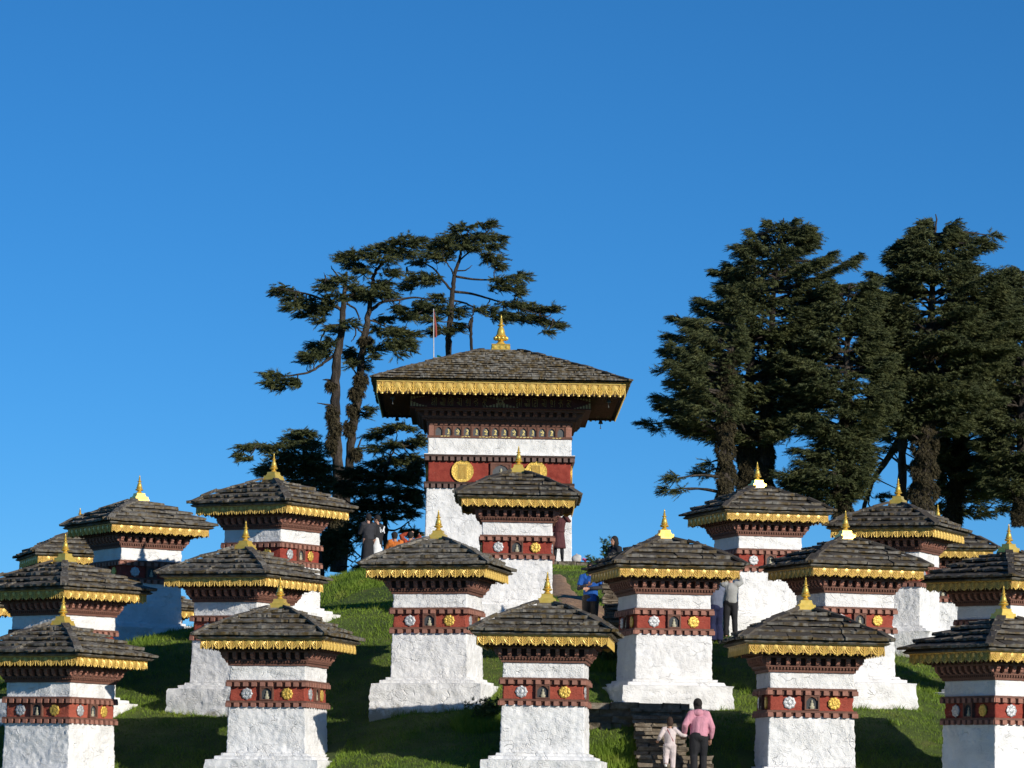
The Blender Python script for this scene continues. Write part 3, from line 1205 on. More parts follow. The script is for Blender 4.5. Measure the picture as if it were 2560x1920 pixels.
def big_chorten():
    root = empty('chorten', MAIN, math.radians(0.6))
    tag(root, 'big central chorten on the hilltop with wide slate roof, gold discs and lettered frieze', 'chorten')
    r = random.Random(77)

    def part(name, me, par=root, M=None):
        o = link(name, me, par, M)
        o.color = (0.0, 0.3, 0.08, 1)
        return o
    part('body', rough_prism([(-0.6, 2.31), (2.36, 2.275)], 110, 0.017, 21, 0.045, name='body', stone=0.15))
    part('red_band', rough_prism([(2.53, 2.24), (3.20, 2.235)], 90, 0.017, 22, 0.045, mat='red_wash', name='red_band', stone=0.55))
    part('upper_wall', rough_prism([(3.40, 2.25), (3.92, 2.245)], 110, 0.015, 23, 0.045, name='upper_wall', stone=0.15))
    tooth = box_mesh('dentil', 'grey_wood', -0.063, 0.063, -0.07, 0.0, 0.0, 0.125)
    for z in (2.345, 3.20):
        b = MB().slab(2.36, 2.355, z + 0.125, z + 0.19).slab(2.285, 2.285, z - 0.005, z + 0.1248)
        d = part('dentil_course', b.mesh('dentil_course', 'dark_wood'))
        for f in range(4):
            for k in range(24):
                part('dentil', tooth, d, RZ(f) @ T(-2.265 + 4.53 * k / 23, -2.286, z))
    part('coping', MB().slab(2.372, 2.35, 3.3905, 3.415).mesh('coping', 'whitewash'))
    disc = rosette_mesh(0.345, 0, 'medallion', 'gold_embossed', 0.05, True)
    bars = MB()
    for k in range(7):
        x = -0.12 + 0.04 * k
        bars.box(x - 0.011, x + 0.011, -0.052, -0.03, -0.24, 0.2)
    bars.box(-0.17, 0.17, -0.052, -0.03, 0.2, 0.225)
    bm = bars.mesh('seal_script', 'gold')
    fr, back, st, stmb = niche_meshes(0.66, 0.60)
    for f in range(4):
        for x in (-1.15, 1.15):
            o = part('medallion', disc, root, RZ(f) @ T(x, -2.262, 2.875))
            part('seal_script', bm, o)
        o = part('niche', fr, root, RZ(f) @ T(0.05, -2.25, 2.56))
        part('recess', box_mesh('recess', 'niche_grey', -0.264, 0.264, -0.012, 0.02, 0.05, 0.53), o)
        part('statue', st, o)
    # frieze of arched niches
    fz = MB().slab(2.18, 2.18, 3.921, 4.36)
    fz.slab(2.275, 2.275, 3.921, 3.992)
    fz.slab(2.262, 2.262, 4.315, 4.3595)
    fo = part('frieze', fz.mesh('frieze', 'brown_wood'))
    pw = 4.12 / 14
    arch = arch_outline(0.215, 0.27)
    sp = MB()
    up = arch[3:]
    for k in range(len(up) - 1):
        (x0, z0), (x1, z1) = up[k], up[k + 1]
        sp.quad((x0, -0.05, z0), (x1, -0.05, z1), (x1, -0.05, 0.322), (x0, -0.05, 0.322))
    sp.box(-pw / 2 + 0.001, -0.1075, -0.055, 0, 0, 0.322).box(0.1075, pw / 2 - 0.001, -0.055, 0, 0, 0.322)
    for sx in (-1, 1):
        sp.box(sx * pw / 2 - 0.014 * (1 if sx > 0 else -0.1), sx * pw / 2 + 0.014 * (-0.1 if sx > 0 else 1), -0.07, -0.055, 0, 0.30)
    spm = sp.mesh('arch_frame', 'brown_wood')
    pan = box_mesh('arch_panel', 'niche_grey', -0.12, 0.12, -0.012, 0.0, 0.0, 0.30)
    rr = random.Random(5)
    gl = []
    for v in range(4):
        mb = MB()
        s = 0.085
        for pl in ([[(-.3, 1.5), (.1, 1.7), (.3, 1.4), (0, 1.2)], [(.3, 1.4), (.35, .9), (-.2, .6), (.3, .45)], [(-.5, .1), (.5, .1)]],
                   [[(-.2, 1.7), (.3, 1.5), (-.1, 1.2), (.35, .9), (0, .5)], [(-.4, .15), (.4, .1)]],
                   [[(-.6, 1.3), (-.2, 1.0), (.1, 1.4), (.5, 1.2), (.4, .7), (0, .6)], [(.0, 1.6), (.0, 1.9)], [(-.4, .1), (.5, .1)]],
                   [[(0, 1.8), (0, 1.2), (.4, .9), (.1, .5), (-.4, .8)], [(-.4, .1), (.4, .15)]])[v]:
            for a, b in zip(pl[:-1], pl[1:]):
                rib(mb, (a[0] * s, a[1] * s + 0.05), (b[0] * s, b[1] * s + 0.05), 0.03, 0.006)
        gl.append(mb.mesh('letter', 'letter_bright'))
    for f in range(4):
        for k in range(14):
            M = RZ(f) @ T(-2.06 + pw * (k + .5), -2.18, 3.993)
            part('arch_frame', spm, fo, M)
            part('arch_panel', pan, fo, M)
            if 0 < k < 13:
                part('letter', gl[(k * 5 + f + k // 3) % 4], fo, M @ T(0, -0.016, 0))
        for sx in (-1, 1):
            part('corner_post', box_mesh('corner_post', 'terracotta', -0.075, 0.075, -0.07, 0, 0, 0.322), fo, RZ(f) @ T(sx * 2.145, -2.181, 3.993))
    flo = MB()
    for x in (-1.75, -1.1, -0.55, -0.25, 0.15, 0.62, 0.85, 1.75):
        for q in range(3):
            x0 = x + 0.1 * q - 0.1
            rib(flo, (x0, 3.945 + rr.uniform(0, .03)), (x0 + 0.07, 3.945 + rr.uniform(0, .035)), 0.022, 0.004)
    flo.xform(T(0, -2.2775, 0))
    part('painted_scroll', flo.mesh('painted_scroll', 'letter_bright'), fo)
    # corbelled cornice
    c = MB()
    c.slab(2.27, 2.30, 4.3602, 4.45)
    c.slab(2.34, 2.36, 4.4502, 4.53)
    c.slab(2.44, 2.46, 4.5302, 4.60)
    c.slab(2.40, 2.40, 4.6002, 4.74)
    c.slab(2.64, 2.66, 4.7402, 4.81)
    for f in range(4):
        for k in range(70):
            x = -2.38 + 4.76 * k / 69
            c.add(MB().box(x - 0.02, x + 0.02, -2.425, -2.36, 4.475, 4.53), RZ(f))
    co = part('cornice', c.mesh('cornice', 'brown_wood'))
    br = bracket_mesh(0.125, 0.20, 0.14, 'bracket', 'brown_wood')
    for f in range(4):
        for k in range(20):
            part('bracket', br, co, RZ(f) @ T(-2.32 + 4.64 * k / 19, -2.401, 4.6))
    bd = MB().slab(2.80, 2.80, 4.8102, 5.20)
    bd.slab(2.835, 2.835, 4.8103, 4.835)
    bd.slab(2.835, 2.835, 5.175, 5.1998)
    bo = part('letter_board', bd.mesh('letter_board', 'board_maroon'))
    for f in (0, 1, 3):
        for x0 in (-2.16, 0.48):
            for gi, g in enumerate(GLYPHS):
                mb = MB()
                w = [0, .02, .02, .0, .0, 0.02, .0][gi]
                strokes(mb, g, 0.085, 0.02, T(0, 0, 0) @ Matrix.Diagonal((0.205, 1, 0.25, 1)))
                # ribs are built in unit space, so restate their width in metres
                part('letter', mb.mesh('letter', 'letter_gold'), bo, RZ(f) @ T(x0 + 0.262 * gi, -2.8035, 4.872))
        orn = MB()
        for xc, wd in ((-2.78, 0.55), (2.78, -0.55), (0.0, 0.62), (0.0, -0.62)):
            for k in range(6):
                t0 = k / 6
                zz = 4.85 + 0.16 * (1 - t0) ** 1.5
                rib(orn, (xc + wd * t0, 4.845), (xc + wd * t0, zz), abs(wd) / 9, 0.004)
                zz = 5.165 - 0.11 * (1 - t0) ** 1.5
                rib(orn, (xc + wd * t0, 5.165), (xc + wd * t0, zz), abs(wd) / 9, 0.004)
        for k in range(12):
            a = math.pi * k / 6
            rib(orn, (0.05 * math.cos(a), 5.01 + 0.05 * math.sin(a)), (0.10 * math.cos(a), 5.01 + 0.10 * math.sin(a)), 0.03, 0.004)
        orn.xform(T(0, -2.8035, 0))
        part('painted_flower', orn.mesh('painted_flower', 'letter_gold'), bo, RZ(f))
    # soffit with rafters
    s = MB().slab(3.76, 3.80, 5.28, 5.32)
    s.slab(2.78, 2.78, 5.2002, 5.2798)
    s.slab(3.775, 3.775, 5.3202, 5.50)
    s.slab(3.60, 3.80, 5.5002, 5.545)
    so = part('soffit', s.mesh('soffit', 'dark_wood'))
    raf = box_mesh('rafter', 'brown_wood', -0.045, 0.045, -3.70, -2.78, 5.205, 5.279)
    for f in range(4):
        for k in range(22):
            part('rafter', raf, so, RZ(f) @ T(-3.6 + 7.2 * k / 21, 0, 0))
    fm = fascia_mesh(7.68, 0.42, 24)
    bk = backing_mesh(7.68, 0.42, 24)
    bdm = box_mesh('shade_board', 'dark_wood', -3.80, 3.80, 0.022, 0.045, -0.385, -0.005)  # dark board added so the inner side of the valance reads as shaded
    for f in range(4):
        o = part('fascia', fm, root, RZ(f) @ T(0, -3.84, 5.53))
        part('backing_plate', bk, o)
        part('shade_board', bdm, o)
    # roof
    nC = 14
    prof = []
    for k in range(nC + 1):
        t = k / nC
        prof.append((3.99 - (3.99 - 0.60) * t, 5.58 + 1.30 * (t + 0.10 * t * (1 - t))))
    core = MB().slab(3.86, 3.95, 5.5452, 5.565)
    for (a, za), (b, zb) in zip(prof[:-1], prof[1:]):
        core.slab(a - 0.05, b - 0.05, za - 0.0145, zb - 0.015)
    core.slab(0.62, 0.60, prof[-1][1] - 0.0145, prof[-1][1] + 0.05)
    ro = part('roof', core.mesh('roof', 'slate'))
    look = (0.0, 0.62, 0.5, 1)
    ro.color = look
    for me, M in slate_face(prof, 0.05, 0.36, r, 0.045):
        part('slate', me, ro, M).color = look
    for f in (0, 3):
        for me, M in hip_stones(prof, 0.045, r, 0.22):
            part('slate', me, ro, RZ(f) @ M).color = look
    rest = []
    for f in (1, 2, 3):
        rest += [(me, RZ(f) @ M) for me, M in slate_face(prof, 0.05, 0.36, r, 0.045)]
    o = part('slates', merged(rest, 'slates'), ro)
    o['kind'] = 'stuff'
    o.color = look
    # finial
    z0 = prof[-1][1] + 0.045
    b = MB().slab(0.31, 0.30, z0, z0 + 0.06).slab(0.285, 0.275, z0 + 0.0602, z0 + 0.20).slab(0.30, 0.295, z0 + 0.2002, z0 + 0.225)
    for f in range(4):
        for x in (-0.2, 0, 0.2):
            b.add(MB().ball((x, -0.285, z0 + 0.12), (0.07, 0.025, 0.055), 8, 5), RZ(f))
    fo = part('finial', b.mesh('finial', 'gold_polished'))
    part('spire', MB().lathe([(a * 2.15, c * 2.15) for a, c in finial_spire(1.0)], 20, (0, 0, z0 + 0.222)).mesh('spire', 'gold_polished', True), fo)
    pet = MB()
    for k in range(10):
        a = 2 * math.pi * k / 10
        pet.ball((0.20 * math.cos(a), 0.20 * math.sin(a), z0 + 0.222 + 0.21), (0.045, 0.045, 0.065), 8, 6)
    part('lotus', pet.mesh('lotus', 'gold_polished', 'all'), fo)
    # wind bells hanging from the eave corners
    bell = MB().lathe([(0.075, 0), (0.07, 0.03), (0.05, 0.10), (0.03, 0.13), (0.012, 0.14), (0.012, 0.28)], 10)
    bell.tube([(0, 0, -0.13), (0, 0, 0.02)], [0.012, 0.006], 5).ball((0, 0, -0.14), 0.025, 6, 4)
    bmesh_ = bell.mesh('wind_bell', 'bronze', True)
    for sx in (-1, 1):
        for sy in (-1, 1):
            part('wind_bell', bmesh_, root, T(sx * 3.35, sy * 3.35, 4.99))


big_chorten()


# ------------------------------------------------------------------ platform, steps
def stone_block_mesh(seed, jag=0.12):
    r = random.Random(seed)
    bm = bmesh.new()
    bmesh.ops.create_cube(bm, size=1.0)
    bmesh.ops.bevel(bm, geom=bm.edges[:], offset=0.06, segments=1, affect='EDGES')
    for v in bm.verts:
        v.co += Vector((r.uniform(-1, 1) * .04, r.uniform(-1, 1) * .10, r.uniform(-1, 1) * jag))
    me = bpy.data.meshes.new('stone')
    bm.to_mesh(me)
    bm.free()
    me.materials.append(MATS['step_stone'])
    return me


STONES = [stone_block_mesh(s) for s in range(7)]


def stone_course(parent, x0, x1, yf, depth, z0, z1, r, mean=0.55, name='stone'):
    x = x0
    while x < x1 - 0.02:
        w = min(x1 - x, mean * r.uniform(0.6, 1.5))
        if x1 - (x + w) < 0.15:
            w = x1 - x
        link(name, STONES[r.randrange(7)], parent, T(x + w / 2, yf + depth / 2 + r.uniform(-.03, .03), (z0 + z1) / 2) @ Matrix.Diagonal((w * .99, depth, (z1 - z0) * 1.02, 1)))
        x += w


def staircase(label, xs0, xs1, y0, z0, n, rise, tread, name='stone_stairs', shift=0.0, wide=0.0):
    r = random.Random(int(y0 * 10))
    xc = (xs0 + xs1) / 2
    root = empty(name, (xc, y0, z0))
    tag(root, label, 'stairs')
    fill = MB()
    for k in range(n):
        x0, x1 = xs0 - xc + shift * k, xs1 - xc + shift * k + (wide if k < 6 else 0)
        z = k * rise
        sub = 2
        for s in range(sub):
            stone_course(root, x0 + r.uniform(-.05, .03), x1 + r.uniform(-.03, .05), k * tread - 0.03 * s, tread + 0.16, z + rise * s / sub, z + rise * (s + 1) / sub, r, 0.30 if s == 0 else 0.42)
        fill.box(x0 + 0.04, x1 - 0.04, k * tread + 0.06, (k + 1) * tread + 0.1, z - 0.9, z + rise - 0.03)
    fill.obj('rubble_core', 'step_stone', root)
    return root


pA = at(1602, 1925, 72.2)
pB = at(1722, 1925, 72.2)
ST_Z0 = at(1660, 1925, 72.2).z - 0.20
staircase('weathered stone stairs climbed by the woman in the pink hoodie', pA.x, pB.x + 0.06, 71.1, ST_Z0 - 0.49, 12, 0.165, 0.27, shift=-0.012, wide=0.5)
# landing of dry laid slabs above the stairs
pL0, pL1, pLt = at(1466, 1758, 74.2), at(1717, 1759, 74.2), at(1600, 1757, 74.2)


def dry_wall(name, label, x0, x1, yf, depth, ztop, zbot, courses, seed, cat='wall', capdepth=0.0, core=None):
    r = random.Random(seed)
    xc = (x0 + x1) / 2
    root = empty(name, (xc, yf, zbot))
    tag(root, label, cat)
    h = (ztop - zbot) / courses
    for c in range(courses):
        cap = c == courses - 1
        stone_course(root, x0 - xc - (0.05 if cap else r.uniform(-.03, .05)), x1 - xc + (0.05 if cap else 0), (-0.07 if cap else r.uniform(-.03, .04)), depth + capdepth * cap, h * c, h * (c + 1), r, 0.5 if cap else 0.34)
    MB().box(x0 - xc + .05, x1 - xc - .05, 0.07, (core or depth - .03), -0.6, ztop - zbot - .03).obj('rubble_core', 'step_stone', root)
    return root


dry_wall('stone_landing', 'long stone landing of layered slabs at the head of the stairs', pL0.x, pL1.x, 74.12, 0.75, pLt.z, pLt.z - 1.15, 8, 3, 'stone ledge')
q0, q1 = at(1508, 1478, 82.0), at(1600, 1478, 82.0)
q2 = at(1550, 1545, 80.6)
staircase('upper flight of layered stone steps beside the man in blue', q0.x, q1.x + 0.4, 80.4, at(1550, 1562, 80.4).z, 10, 0.105, 0.19, shift=0.0)
# platform under the big chorten
dry_wall('stone_platform', 'low stone platform edge at the feet of the man in the maroon robe', MAIN.x - 4.0, MAIN.x + 3.2, MAIN.y - 3.9, 0.6, MAIN.z - 0.0, MAIN.z - 0.5, 3, 9, 'platform', core=7.6)


# ------------------------------------------------------------------ trees
def sprays(O, D, L, rng, K=9, w=0.036, tl=0.20):
    """flat, slightly drooping conifer sprays as triangle arrays. O origins, D directions (unit), L lengths"""
    N = len(O)
    up = np.array([0, 0, 1.0])
    S = np.cross(D, up)
    S /= np.maximum(np.linalg.norm(S, axis=1, keepdims=True), 1e-6)
    # random roll of the spray plane
    roll = rng.normal(0, 0.45, (N, 1))
    Nn = np.cross(S, D)
    S = S * np.cos(roll) + Nn * np.sin(roll)
    tris = []
    for j in range(K):
        t = (j + 0.4) / K
        base = O + D * (L * t)[:, None]
        base[:, 2] -= 0.10 * L * t * t
        for sgn in ((-1, 1) if j < K - 1 else (0,)):
            tw = D * 0.75 + S * (sgn * 0.72) + rng.normal(0, 0.16, (N, 3))
            tw[:, 2] -= 0.12
            tw /= np.linalg.norm(tw, axis=1, keepdims=True)
            ln = (tl * (1 - 0.45 * t) * rng.uniform(0.6, 1.25, N))[:, None]
            wv = np.cross(tw, rng.normal(0, 1, (N, 3)))
            wv /= np.maximum(np.linalg.norm(wv, axis=1, keepdims=True), 1e-6)
            a = base + wv * (w * 0.5)
            b = base - wv * (w * 0.5)
            m = base + tw * ln * 0.55
            c = base + tw * ln
            tris.append(np.stack([a + tw * 0, m + wv * (w * 0.42), c], 1))
            tris.append(np.stack([b, c, m - wv * (w * 0.42)], 1))
            tris.append(np.stack([a, b, m], 1))
    return np.concatenate(tris, 0).reshape(-1, 3)


def foliage_obj(name, V, parent):
    n = len(V) // 3
    me = np_mesh(name, V, np.arange(n * 3).reshape(-1, 3), 'foliage')
    return link(name, me, parent)


def smooth_path(pts, k=4):
    """Catmull-Rom through tuples of any length"""
    P = [np.array(p, float) for p in pts]
    P = [2 * P[0] - P[1]] + P + [2 * P[-1] - P[-2]]
    out = []
    for i in range(1, len(P) - 2):
        for t in np.linspace(0, 1, k, endpoint=False):
            a, b, c, d = P[i - 1], P[i], P[i + 1], P[i + 2]
            out.append(0.5 * (2 * b + (c - a) * t + (2 * a - 5 * b + 4 * c - d) * t * t + (3 * b - a - 3 * c + d) * t ** 3))
    out.append(P[-2])
    return out


def gnarl(path, amp, seed):
    out = []
    for j, p in enumerate(path):
        q = Vector((j * 0.7, seed, 0))
        out.append((p[0] + amp * mnoise.noise(q), p[1] + amp * mnoise.noise(q + Vector((9, 0, 0))), p[2]) + tuple(p[3:]))
    return out


def traced_tree(label, depth, conv, trunks, limbs, pads, moss, seed, dens=150, root_y=None, name='cedar_tree', group='tall old conifers behind the chortens', spread=1.0, snag=False):
    """tree whose trunk, limbs and foliage pads follow the photograph, each at the tree's own distance with real depth"""
    rng = np.random.default_rng(seed)
    scale = depth / F
    t0 = trunks[0][0]
    bp = at(*conv(t0[0], t0[1]), depth)
    root = empty(name, (bp.x, bp.y, bp.z))
    tag(root, label, 'tree', group)
    inv = -Vector((bp.x, bp.y, bp.z))

    def P(x, y, dy=0.0):
        return at(*conv(x, y), depth + dy) + inv
    k = conv(1, 0)[0] - conv(0, 0)[0]          # photo pixels per traced unit
    tb = MB()
    axis = []
    for ti, tr in enumerate(trunks):
        pts = [tuple(P(x, y)) + (w * k * scale / 2,) for x, y, w in tr]
        sp = gnarl(smooth_path(pts, 6), 0.07 if ti == 0 else 0.03, seed + ti)
        rr = [p[3] * (1 + 0.18 * mnoise.noise(Vector((j * 0.55, seed + ti * 3.0, 2)))) for j, p in enumerate(sp)]
        tb.tube([p[:3] for p in sp], rr, 10)
        if ti == 0:
            axis = sp
    tb.obj('trunk', 'bark', root, 'all')
    ax = np.array([p[:3] for p in axis])
    wood = [ax[len(ax) // 3:]]
    lb = MB()
    for li, lm in enumerate(limbs):
        dy = rng.uniform(-0.8, 0.8)
        m = len(lm)
        pts = [tuple(P(x, y, dy * j / max(1, m - 1))) + (w * k * scale / 2,) for j, (x, y, w) in enumerate(lm)]
        sp = gnarl(smooth_path(pts, 5), 0.05, seed + 31 + li)
        MB().tube([p[:3] for p in sp], [p[3] for p in sp], 6).obj('limb', 'bark', root, 'all')
        wood.append(np.array([p[:3] for p in sp]))
    wood = np.concatenate(wood)
    Os, Ds, Ls = [], [], []
    for (cx, cy, rx, ry) in pads:
        rxm, rym = rx * k * scale * 1.08, ry * k * scale
        dz = rng.uniform(-1, 1) * min(1.6, 0.8 * spread + rxm * 0.4)
        c = np.array(P(cx, cy, dz))
        # twig limb from the trunk to the pad
        zt = min(max(c[2] - rng.uniform(0.1, 0.5), ax[0, 2]), ax[-1, 2])
        j = int(np.argmin(np.abs(ax[:, 2] - zt)))
        a = ax[j]
        nr = wood[int(np.argmin(((wood - c) ** 2).sum(1)))]
        if 0.15 < np.linalg.norm(c - nr) < 5.0:
            mid = (nr + c) / 2 + np.array([0, 0, -0.06]) + rng.normal(0, 0.06, 3)
            sp = gnarl(smooth_path([tuple(nr) + (0.028,), tuple(mid) + (0.02,), tuple(c) + (0.008,)], 5), 0.05, seed + cx * .01)
            lb.tube([p[:3] for p in sp], [p[3] for p in sp], 5)
        vol = 4.2 * rxm * max(rym, 0.18)
        n = max(10, int(dens * 0.82 * vol))
        q = rng.normal(0, 1, (n, 3))
        q /= np.linalg.norm(q, axis=1, keepdims=True)
        q *= rng.uniform(0.2, 1.0, (n, 1)) ** 0.6 * rng.choice([1.0, 1.0, 1.0, 1.28], (n, 1))
        pos = c + q * np.array([rxm * 0.88, rxm * 0.85 * spread, rym * 0.72])
        out = pos - a
        out[:, 2] = 0
        out /= np.maximum(np.linalg.norm(out, axis=1, keepdims=True), 0.05)
        d = out * 0.8 + q * np.array([0.7, 0.7, 0.25]) + rng.normal(0, 0.25, (n, 3))
        d[:, 2] += rng.uniform(-0.18, 0.20, n)
        d /= np.linalg.norm(d, axis=1, keepdims=True)
        Os.append(pos - d * 0.12)
        Ds.append(d)
        Ls.append(rng.uniform(0.22, 0.42, n))
    if lb.v:
        lb.obj('twigs', 'bark', root, 'all')['kind'] = 'stuff'
    if Os:
        V = sprays(np.concatenate(Os), np.concatenate(Ds), np.concatenate(Ls), rng)
        foliage_obj('crown', V, root)
    if moss:
        mo = []
        Om, Dm, Lm = [], [], []
        for (cx, cy, rx, ry) in moss:
            c = np.array(P(cx, cy, -0.1))
            n = int(90 + 260 * rx * ry * k * k * scale * scale * 10)
            q = rng.normal(0, 1, (n, 3))
            q /= np.linalg.norm(q, axis=1, keepdims=True)
            pos = c + q * np.array([rx * k * scale, rx * k * scale, ry * k * scale]) * rng.uniform(.3, .95, (n, 1))
            d = q.copy()
            d[:, 2] -= 1.1
            d /= np.linalg.norm(d, axis=1, keepdims=True)
            Om.append(pos), Dm.append(d), Lm.append(rng.uniform(.1, .2, n))
        V = sprays(np.concatenate(Om), np.concatenate(Dm), np.concatenate(Lm), rng, 4, 0.05, 0.14)
        me = np_mesh('moss', V, np.arange(len(V)).reshape(-1, 3), 'moss')
        link('moss', me, root)
    return root


Z2 = lambda x, y: (560 + x / 2.514, 520 + y / 2.514)
Z3 = lambda x, y: (560 + x / 3.456, 1000 + y / 3.456)
Z4 = lambda x, y: (1560 + x / 2.127, 500 + y / 2.127)

traced_tree('tall bare-trunked conifer farthest left, with long foliage arms reaching left', 125, Z2,
            [[(706, 2290, 90), (716, 1900, 78), (720, 1659, 72), (700, 1400, 66), (700, 1250, 64), (705, 1000, 58), (735, 800, 48), (750, 620, 36), (760, 500, 24), (772, 400, 12)]],
            [[(735, 640, 22), (640, 585, 18), (520, 540, 12), (340, 505, 5)], [(765, 470, 14), (720, 430, 12), (690, 395, 9), (670, 362, 4)], [(700, 480, 9), (645, 450, 7), (627, 405, 3)],
             [(720, 735, 16), (655, 745, 14), (620, 800, 11), (600, 850, 6)], [(700, 920, 20), (610, 985, 17), (540, 1030, 14), (440, 1050, 11), (320, 1065, 5)],
             [(770, 600, 14), (830, 640, 12), (850, 700, 9), (860, 690, 4)], [(770, 590, 16), (830, 520, 10), (880, 480, 6)], [(825, 720, 10), (825, 800, 9), (800, 840, 5)],
             [(705, 1090, 12), (650, 1080, 14), (620, 1080, 4)], [(690, 1240, 16), (640, 1235, 12), (585, 1225, 4)]],
            [(370, 505, 75, 34), (330, 530, 45, 25), (440, 560, 90, 50), (530, 600, 90, 55), (600, 640, 80, 60), (600, 705, 45, 40), (420, 620, 70, 40), (500, 670, 60, 30), (680, 470, 100, 40), (760, 445, 90, 32), (640, 505, 70, 36),
             (700, 560, 85, 40), (660, 610, 60, 40), (590, 870, 90, 42), (540, 925, 90, 42), (620, 910, 70, 55), (520, 965, 50, 30), (660, 850, 50, 50), (310, 1050, 85, 34), (390, 1085, 95, 32), (290, 1105, 60, 25), (460, 1100, 40, 36),
             (350, 1130, 50, 20), (790, 730, 70, 45), (690, 760, 60, 40), (820, 500, 70, 40), (800, 560, 60, 30)],
            [(676, 1110, 30, 36), (680, 1290, 36, 70), (680, 1480, 34, 80), (696, 1380, 40, 50), (700, 1950, 60, 100), (690, 2150, 70, 90)], 1)

traced_tree('tall leaning conifer right beside the bare trunk, its crown bending towards the roof', 126, Z2,
            [[(735, 2290, 80), (760, 1900, 66), (785, 1659, 58), (800, 1450, 54), (830, 1250, 60), (845, 1100, 50), (870, 900, 46), (890, 780, 44), (910, 650, 34), (930, 520, 28), (940, 430, 24), (975, 370, 20), (1040, 320, 15), (1120, 260, 8)]],
            [[(925, 640, 26), (1000, 590, 18), (1100, 578, 15), (1200, 562, 12), (1320, 582, 6)], [(930, 500, 16), (1000, 480, 12), (1070, 430, 8), (1110, 390, 4)], [(900, 700, 14), (960, 720, 10), (1080, 780, 6)],
             [(880, 790, 18), (840, 760, 12), (800, 720, 6)], [(945, 420, 14), (890, 400, 9), (820, 380, 5)], [(830, 1590, 14), (850, 1480, 12), (880, 1430, 6)], [(850, 1060, 12), (800, 1000, 10), (770, 950, 5)], [(832, 1288, 10), (858, 1280, 8), (902, 1287, 6), (953, 1273, 3)]],
            [(800, 300, 100, 42), (750, 320, 50, 36), (840, 360, 90, 42), (870, 400, 60, 25), (980, 270, 110, 46), (1060, 240, 110, 46), (1150, 205, 110, 44), (1220, 220, 60, 46), (1000, 330, 90, 40), (1130, 290, 100, 40), (910, 300, 80, 40),
             (1050, 410, 70, 40), (1000, 470, 60, 30), (950, 530, 130, 46), (890, 560, 90, 45), (1030, 555, 60, 28), (980, 490, 70, 36), (1110, 640, 60, 28), (1160, 690, 70, 28), (1230, 600, 70, 32), (1090, 620, 40, 25),
             (1010, 695, 80, 36), (1000, 770, 110, 46), (1090, 785, 120, 46), (1130, 850, 90, 55), (1050, 860, 80, 55), (950, 890, 60, 45), (1180, 795, 50, 36), (1110, 910, 40, 35), (1180, 880, 30, 40), (940, 940, 40, 30),
             (800, 910, 60, 60), (850, 960, 60, 40), (800, 980, 40, 40), (890, 1000, 30, 25), (909, 1258, 44, 19), (891, 1301, 36, 32)],
            [(812, 1270, 34, 60), (790, 1380, 32, 60), (860, 1080, 40, 60), (830, 1160, 46, 50), (830, 1540, 30, 50), (890, 830, 50, 30)], 2)

traced_tree('slender conifer rising behind the big slate roof with arms sweeping right', 130, Z2,
            [[(1405, 2200, 70), (1408, 1500, 52), (1410, 920, 42), (1415, 780, 42), (1425, 680, 36), (1435, 540, 32), (1450, 420, 26), (1480, 320, 20), (1500, 230, 14), (1535, 140, 7)]],
            [[(1455, 430, 16), (1570, 448, 13), (1700, 452, 9), (1850, 450, 4)], [(1440, 525, 18), (1560, 540, 15), (1700, 580, 11), (1850, 625, 8), (2070, 700, 4)], [(1435, 580, 14), (1520, 600, 12), (1600, 640, 9), (1720, 690, 4)],
             [(1435, 525, 18), (1380, 460, 15), (1310, 375, 11), (1230, 345, 6), (1150, 370, 3)], [(1450, 430, 12), (1430, 390, 10), (1420, 372, 6)], [(1460, 395, 10), (1520, 390, 8), (1560, 360, 4)],
             [(1480, 330, 12), (1540, 280, 9), (1640, 230, 5)], [(1490, 260, 12), (1580, 200, 8), (1700, 110, 4)], [(1420, 680, 14), (1350, 640, 10), (1260, 620, 5)], [(1440, 720, 14), (1520, 738, 12), (1550, 780, 10)], [(1330, 430, 6), (1340, 380, 4), (1335, 350, 2)]],
            [(1640, 108, 72, 22), (1680, 92, 30, 16), (1500, 125, 90, 36), (1440, 170, 60, 40), (1560, 190, 130, 42), (1650, 180, 90, 40), (1730, 190, 56, 32), (1540, 250, 90, 40), (1690, 240, 60, 40), (1460, 230, 80, 46), (1380, 205, 70, 40),
             (1320, 240, 70, 46), (1300, 290, 80, 40), (1380, 310, 70, 40), (1230, 340, 80, 30), (1400, 270, 60, 40), (1690, 320, 80, 40), (1730, 365, 60, 38), (1640, 295, 40, 28), (1780, 455, 130, 36), (1880, 425, 50, 36), (1760, 505, 110, 28),
             (1850, 510, 50, 36), (1850, 545, 25, 20), (1800, 605, 100, 32), (1900, 620, 100, 36), (1980, 640, 100, 30), (2065, 635, 56, 24), (1840, 680, 120, 36), (1960, 700, 110, 36), (2060, 730, 80, 30), (2110, 740, 40, 20), (1740, 680, 80, 46),
             (2040, 775, 40, 22), (1640, 640, 80, 36), (1250, 430, 110, 36), (1180, 470, 80, 32), (1150, 500, 50, 25), (1300, 460, 70, 36), (1350, 570, 70, 42), (1300, 630, 90, 46), (1220, 650, 90, 38), (1380, 640, 60, 46), (1470, 650, 60, 56),
             (1300, 700, 80, 36), (1180, 680, 50, 28), (1440, 770, 60, 36), (1350, 770, 90, 42), (1480, 740, 40, 36), (1110, 650, 40, 24)],
            [], 3)

traced_tree('thin dead trunk with a broken top beside the gold roof finial', 129, Z2,
            [[(1555, 2200, 30), (1556, 1400, 24), (1556, 905, 20), (1552, 760, 19), (1562, 690, 13), (1567, 625, 6)]], [[(1552, 790, 16), (1545, 740, 22), (1550, 700, 12), (1560, 690, 4)]], [], [], 4, name='dead_tree')

